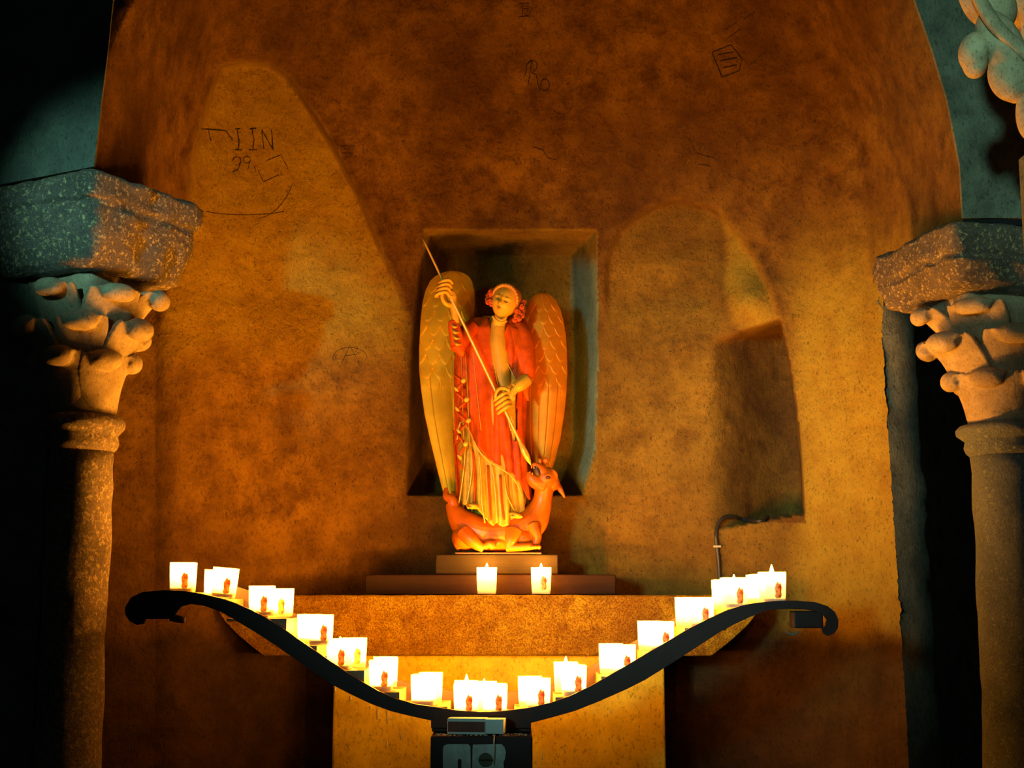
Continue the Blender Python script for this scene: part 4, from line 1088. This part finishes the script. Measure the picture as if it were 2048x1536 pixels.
WR = [(585, 1083, 1088), (587, 1074, 1096), (592, 1066, 1104), (600, 1060, 1112), (615, 1053, 1120), (640, 1048, 1127), (670, 1045, 1132), (700, 1044, 1134), (740, 1043, 1135), (780, 1043, 1134), (830, 1044, 1129), (880, 1047, 1121), (920, 1052, 1111), (955, 1060, 1098), (985, 1070, 1088)]
wing('wing', WL, M['wing_l'], -.055, .016, False, 0, 'ochre gilded wing with scalloped feathers')
wing('wing', WR, M['wing_r'], -.050, .022, True, 0, 'russet gilded wing with scalloped feathers')

# dragon under the feet
def dpt(x, y, d): return S(x, y, d)
dr_b = bmesh.new()
bm_tube(dr_b, [dpt(892, 976, .02), dpt(893, 992, .03), dpt(904, 1000, .035), dpt(908, 1012, .035)], [.005, .012, .016, .018], 14, 5)
bm_tube(dr_b, [dpt(900, 1006, .03), dpt(912, 1028, .035), dpt(932, 1050, .04), dpt(965, 1066, .045), dpt(1005, 1068, .045), dpt(1042, 1058, .045), dpt(1066, 1040, .045), dpt(1080, 1016, .05), dpt(1086, 994, .055), dpt(1089, 972, .06)],
        [.015, .029, .044, .050, .052, .052, .047, .034, .028, .030], 24, 6)
bm_ball(dr_b, dpt(930, 1075, .04), (.040, .055, .040), None, 24, 14)
bm_ball(dr_b, dpt(1045, 1078, .05), (.048, .058, .036), None, 24, 14)
bm_ball(dr_b, dpt(985, 1086, .04), (.080, .060, .024), None, 24, 14)
# head thrown back, jaws open to the upper left
bm_ball(dr_b, dpt(1092, 957, .065), (.036, .040, .035), None, 28, 18)
bm_ball(dr_b, dpt(1106, 966, .06), (.020, .030, .024), None, 20, 12)
bm_tube(dr_b, [dpt(1090, 952, .075), dpt(1079, 938, .085), dpt(1070, 931, .09), dpt(1064, 929, .09)], [.026, .0165, .010, .006], 16, 5)
bm_tube(dr_b, [dpt(1086, 968, .075), dpt(1070, 963, .085), dpt(1061, 954, .09), dpt(1057, 944, .09)], [.026, .021, .014, .007], 16, 5)
bm_ball(dr_b, dpt(1080, 922, .085), (.006, .007, .009), None, 12, 8); bm_ball(dr_b, dpt(1091, 921, .08), (.009, .009, .009), None, 12, 8)
bm_tube(dr_b, [dpt(1098, 940, .08), dpt(1106, 942, .085), dpt(1112, 950, .085), dpt(1113, 960, .08)], [.004, .006, .006, .003], 10, 4)
bm_tube(dr_b, [dpt(1110, 962, .04), dpt(1118, 975, .045), dpt(1124, 985, .05), dpt(1130, 996, .05)], [.009, .009, .0065, .0025], 12, 5)
# legs
bm_tube(dr_b, [dpt(925, 1062, .085), dpt(945, 1082, .100), dpt(968, 1098, .100)], [.022, .020, .012], 16, 5)
bm_tube(dr_b, [dpt(968, 1094, .100), dpt(980, 1088, .108), dpt(988, 1096, .108)], [.010, .012, .010], 12, 4)
bm_tube(dr_b, [dpt(1028, 1062, .090), dpt(1022, 1082, .105), dpt(1016, 1096, .108)], [.026, .019, .012], 16, 5)
bm_tube(dr_b, [dpt(1012, 1096, .108), dpt(1040, 1094, .112), dpt(1066, 1092, .112)], [.0115, .0125, .011], 14, 5)
bm_tube(dr_b, [dpt(1066, 1050, .085), dpt(1074, 1074, .100), dpt(1070, 1092, .104)], [.020, .014, .011], 14, 5)
for k in range(3): bm_ball(dr_b, dpt(1064 + 7 * k, 1094, .118), (.007, .010, .0075), None, 10, 8)
bm_tube(dr_b, [dpt(918, 1070, .05), dpt(914, 1085, .055), dpt(920, 1098, .06)], [.014, .012, .010], 12, 4)
dragon = frombm('dragon', dr_b, M['dragon'], st); remesh(dragon, .0017, 3, .4)
dragon['label'] = 'glossy red-brown dragon lying with its head thrown back'
bm = bmesh.new(); bm_ball(bm, dpt(1074, 943, .098), (.0095, .010, .017), Matrix.Rotation(-.35, 3, 'Y'), 16, 10); frombm('mouth', bm, M['darkline'], dragon)
bm = bmesh.new(); bm_tube(bm, [dpt(1096 + 6.5 * math.cos(a), 954 + 5 * math.sin(a), .1065) for a in [k * math.pi / 6 for k in range(13)]], [.0018] * 13, 6); frombm('eye_rim', bm, M['dragon'], dragon)
bm = bmesh.new(); bm_ball(bm, dpt(1096, 955, .1045), (.0058, .004, .0048), None, 14, 8); frombm('eye', bm, M['darkline'], dragon)
bm = bmesh.new()
for k in range(3): bm_ball(bm, dpt(1063 + 5 * k, 934 + k, .104), (.0016, .0016, .0042), None, 8, 6)
for k in range(2): bm_ball(bm, dpt(1060 + 5 * k, 944 + 3 * k, .106), (.0015, .0015, .0036), None, 8, 6)
frombm('teeth', bm, M['cream'], dragon)
for pts in ([(912, 1056), (922, 1064), (936, 1066), (944, 1052)], [(934, 1066), (944, 1078), (950, 1092)], [(958, 1076), (972, 1084), (985, 1080)], [(1010, 1090), (1018, 1074), (1030, 1062)]):
    pass
# thin dark base board
b0, b1 = S(912, 1103, 0).x, S(1082, 1103, 0).x
box('base', b0, b1, YS - .085, YS + .055, BZ + .001, BZ + .007, M['darkline'], st, .002)
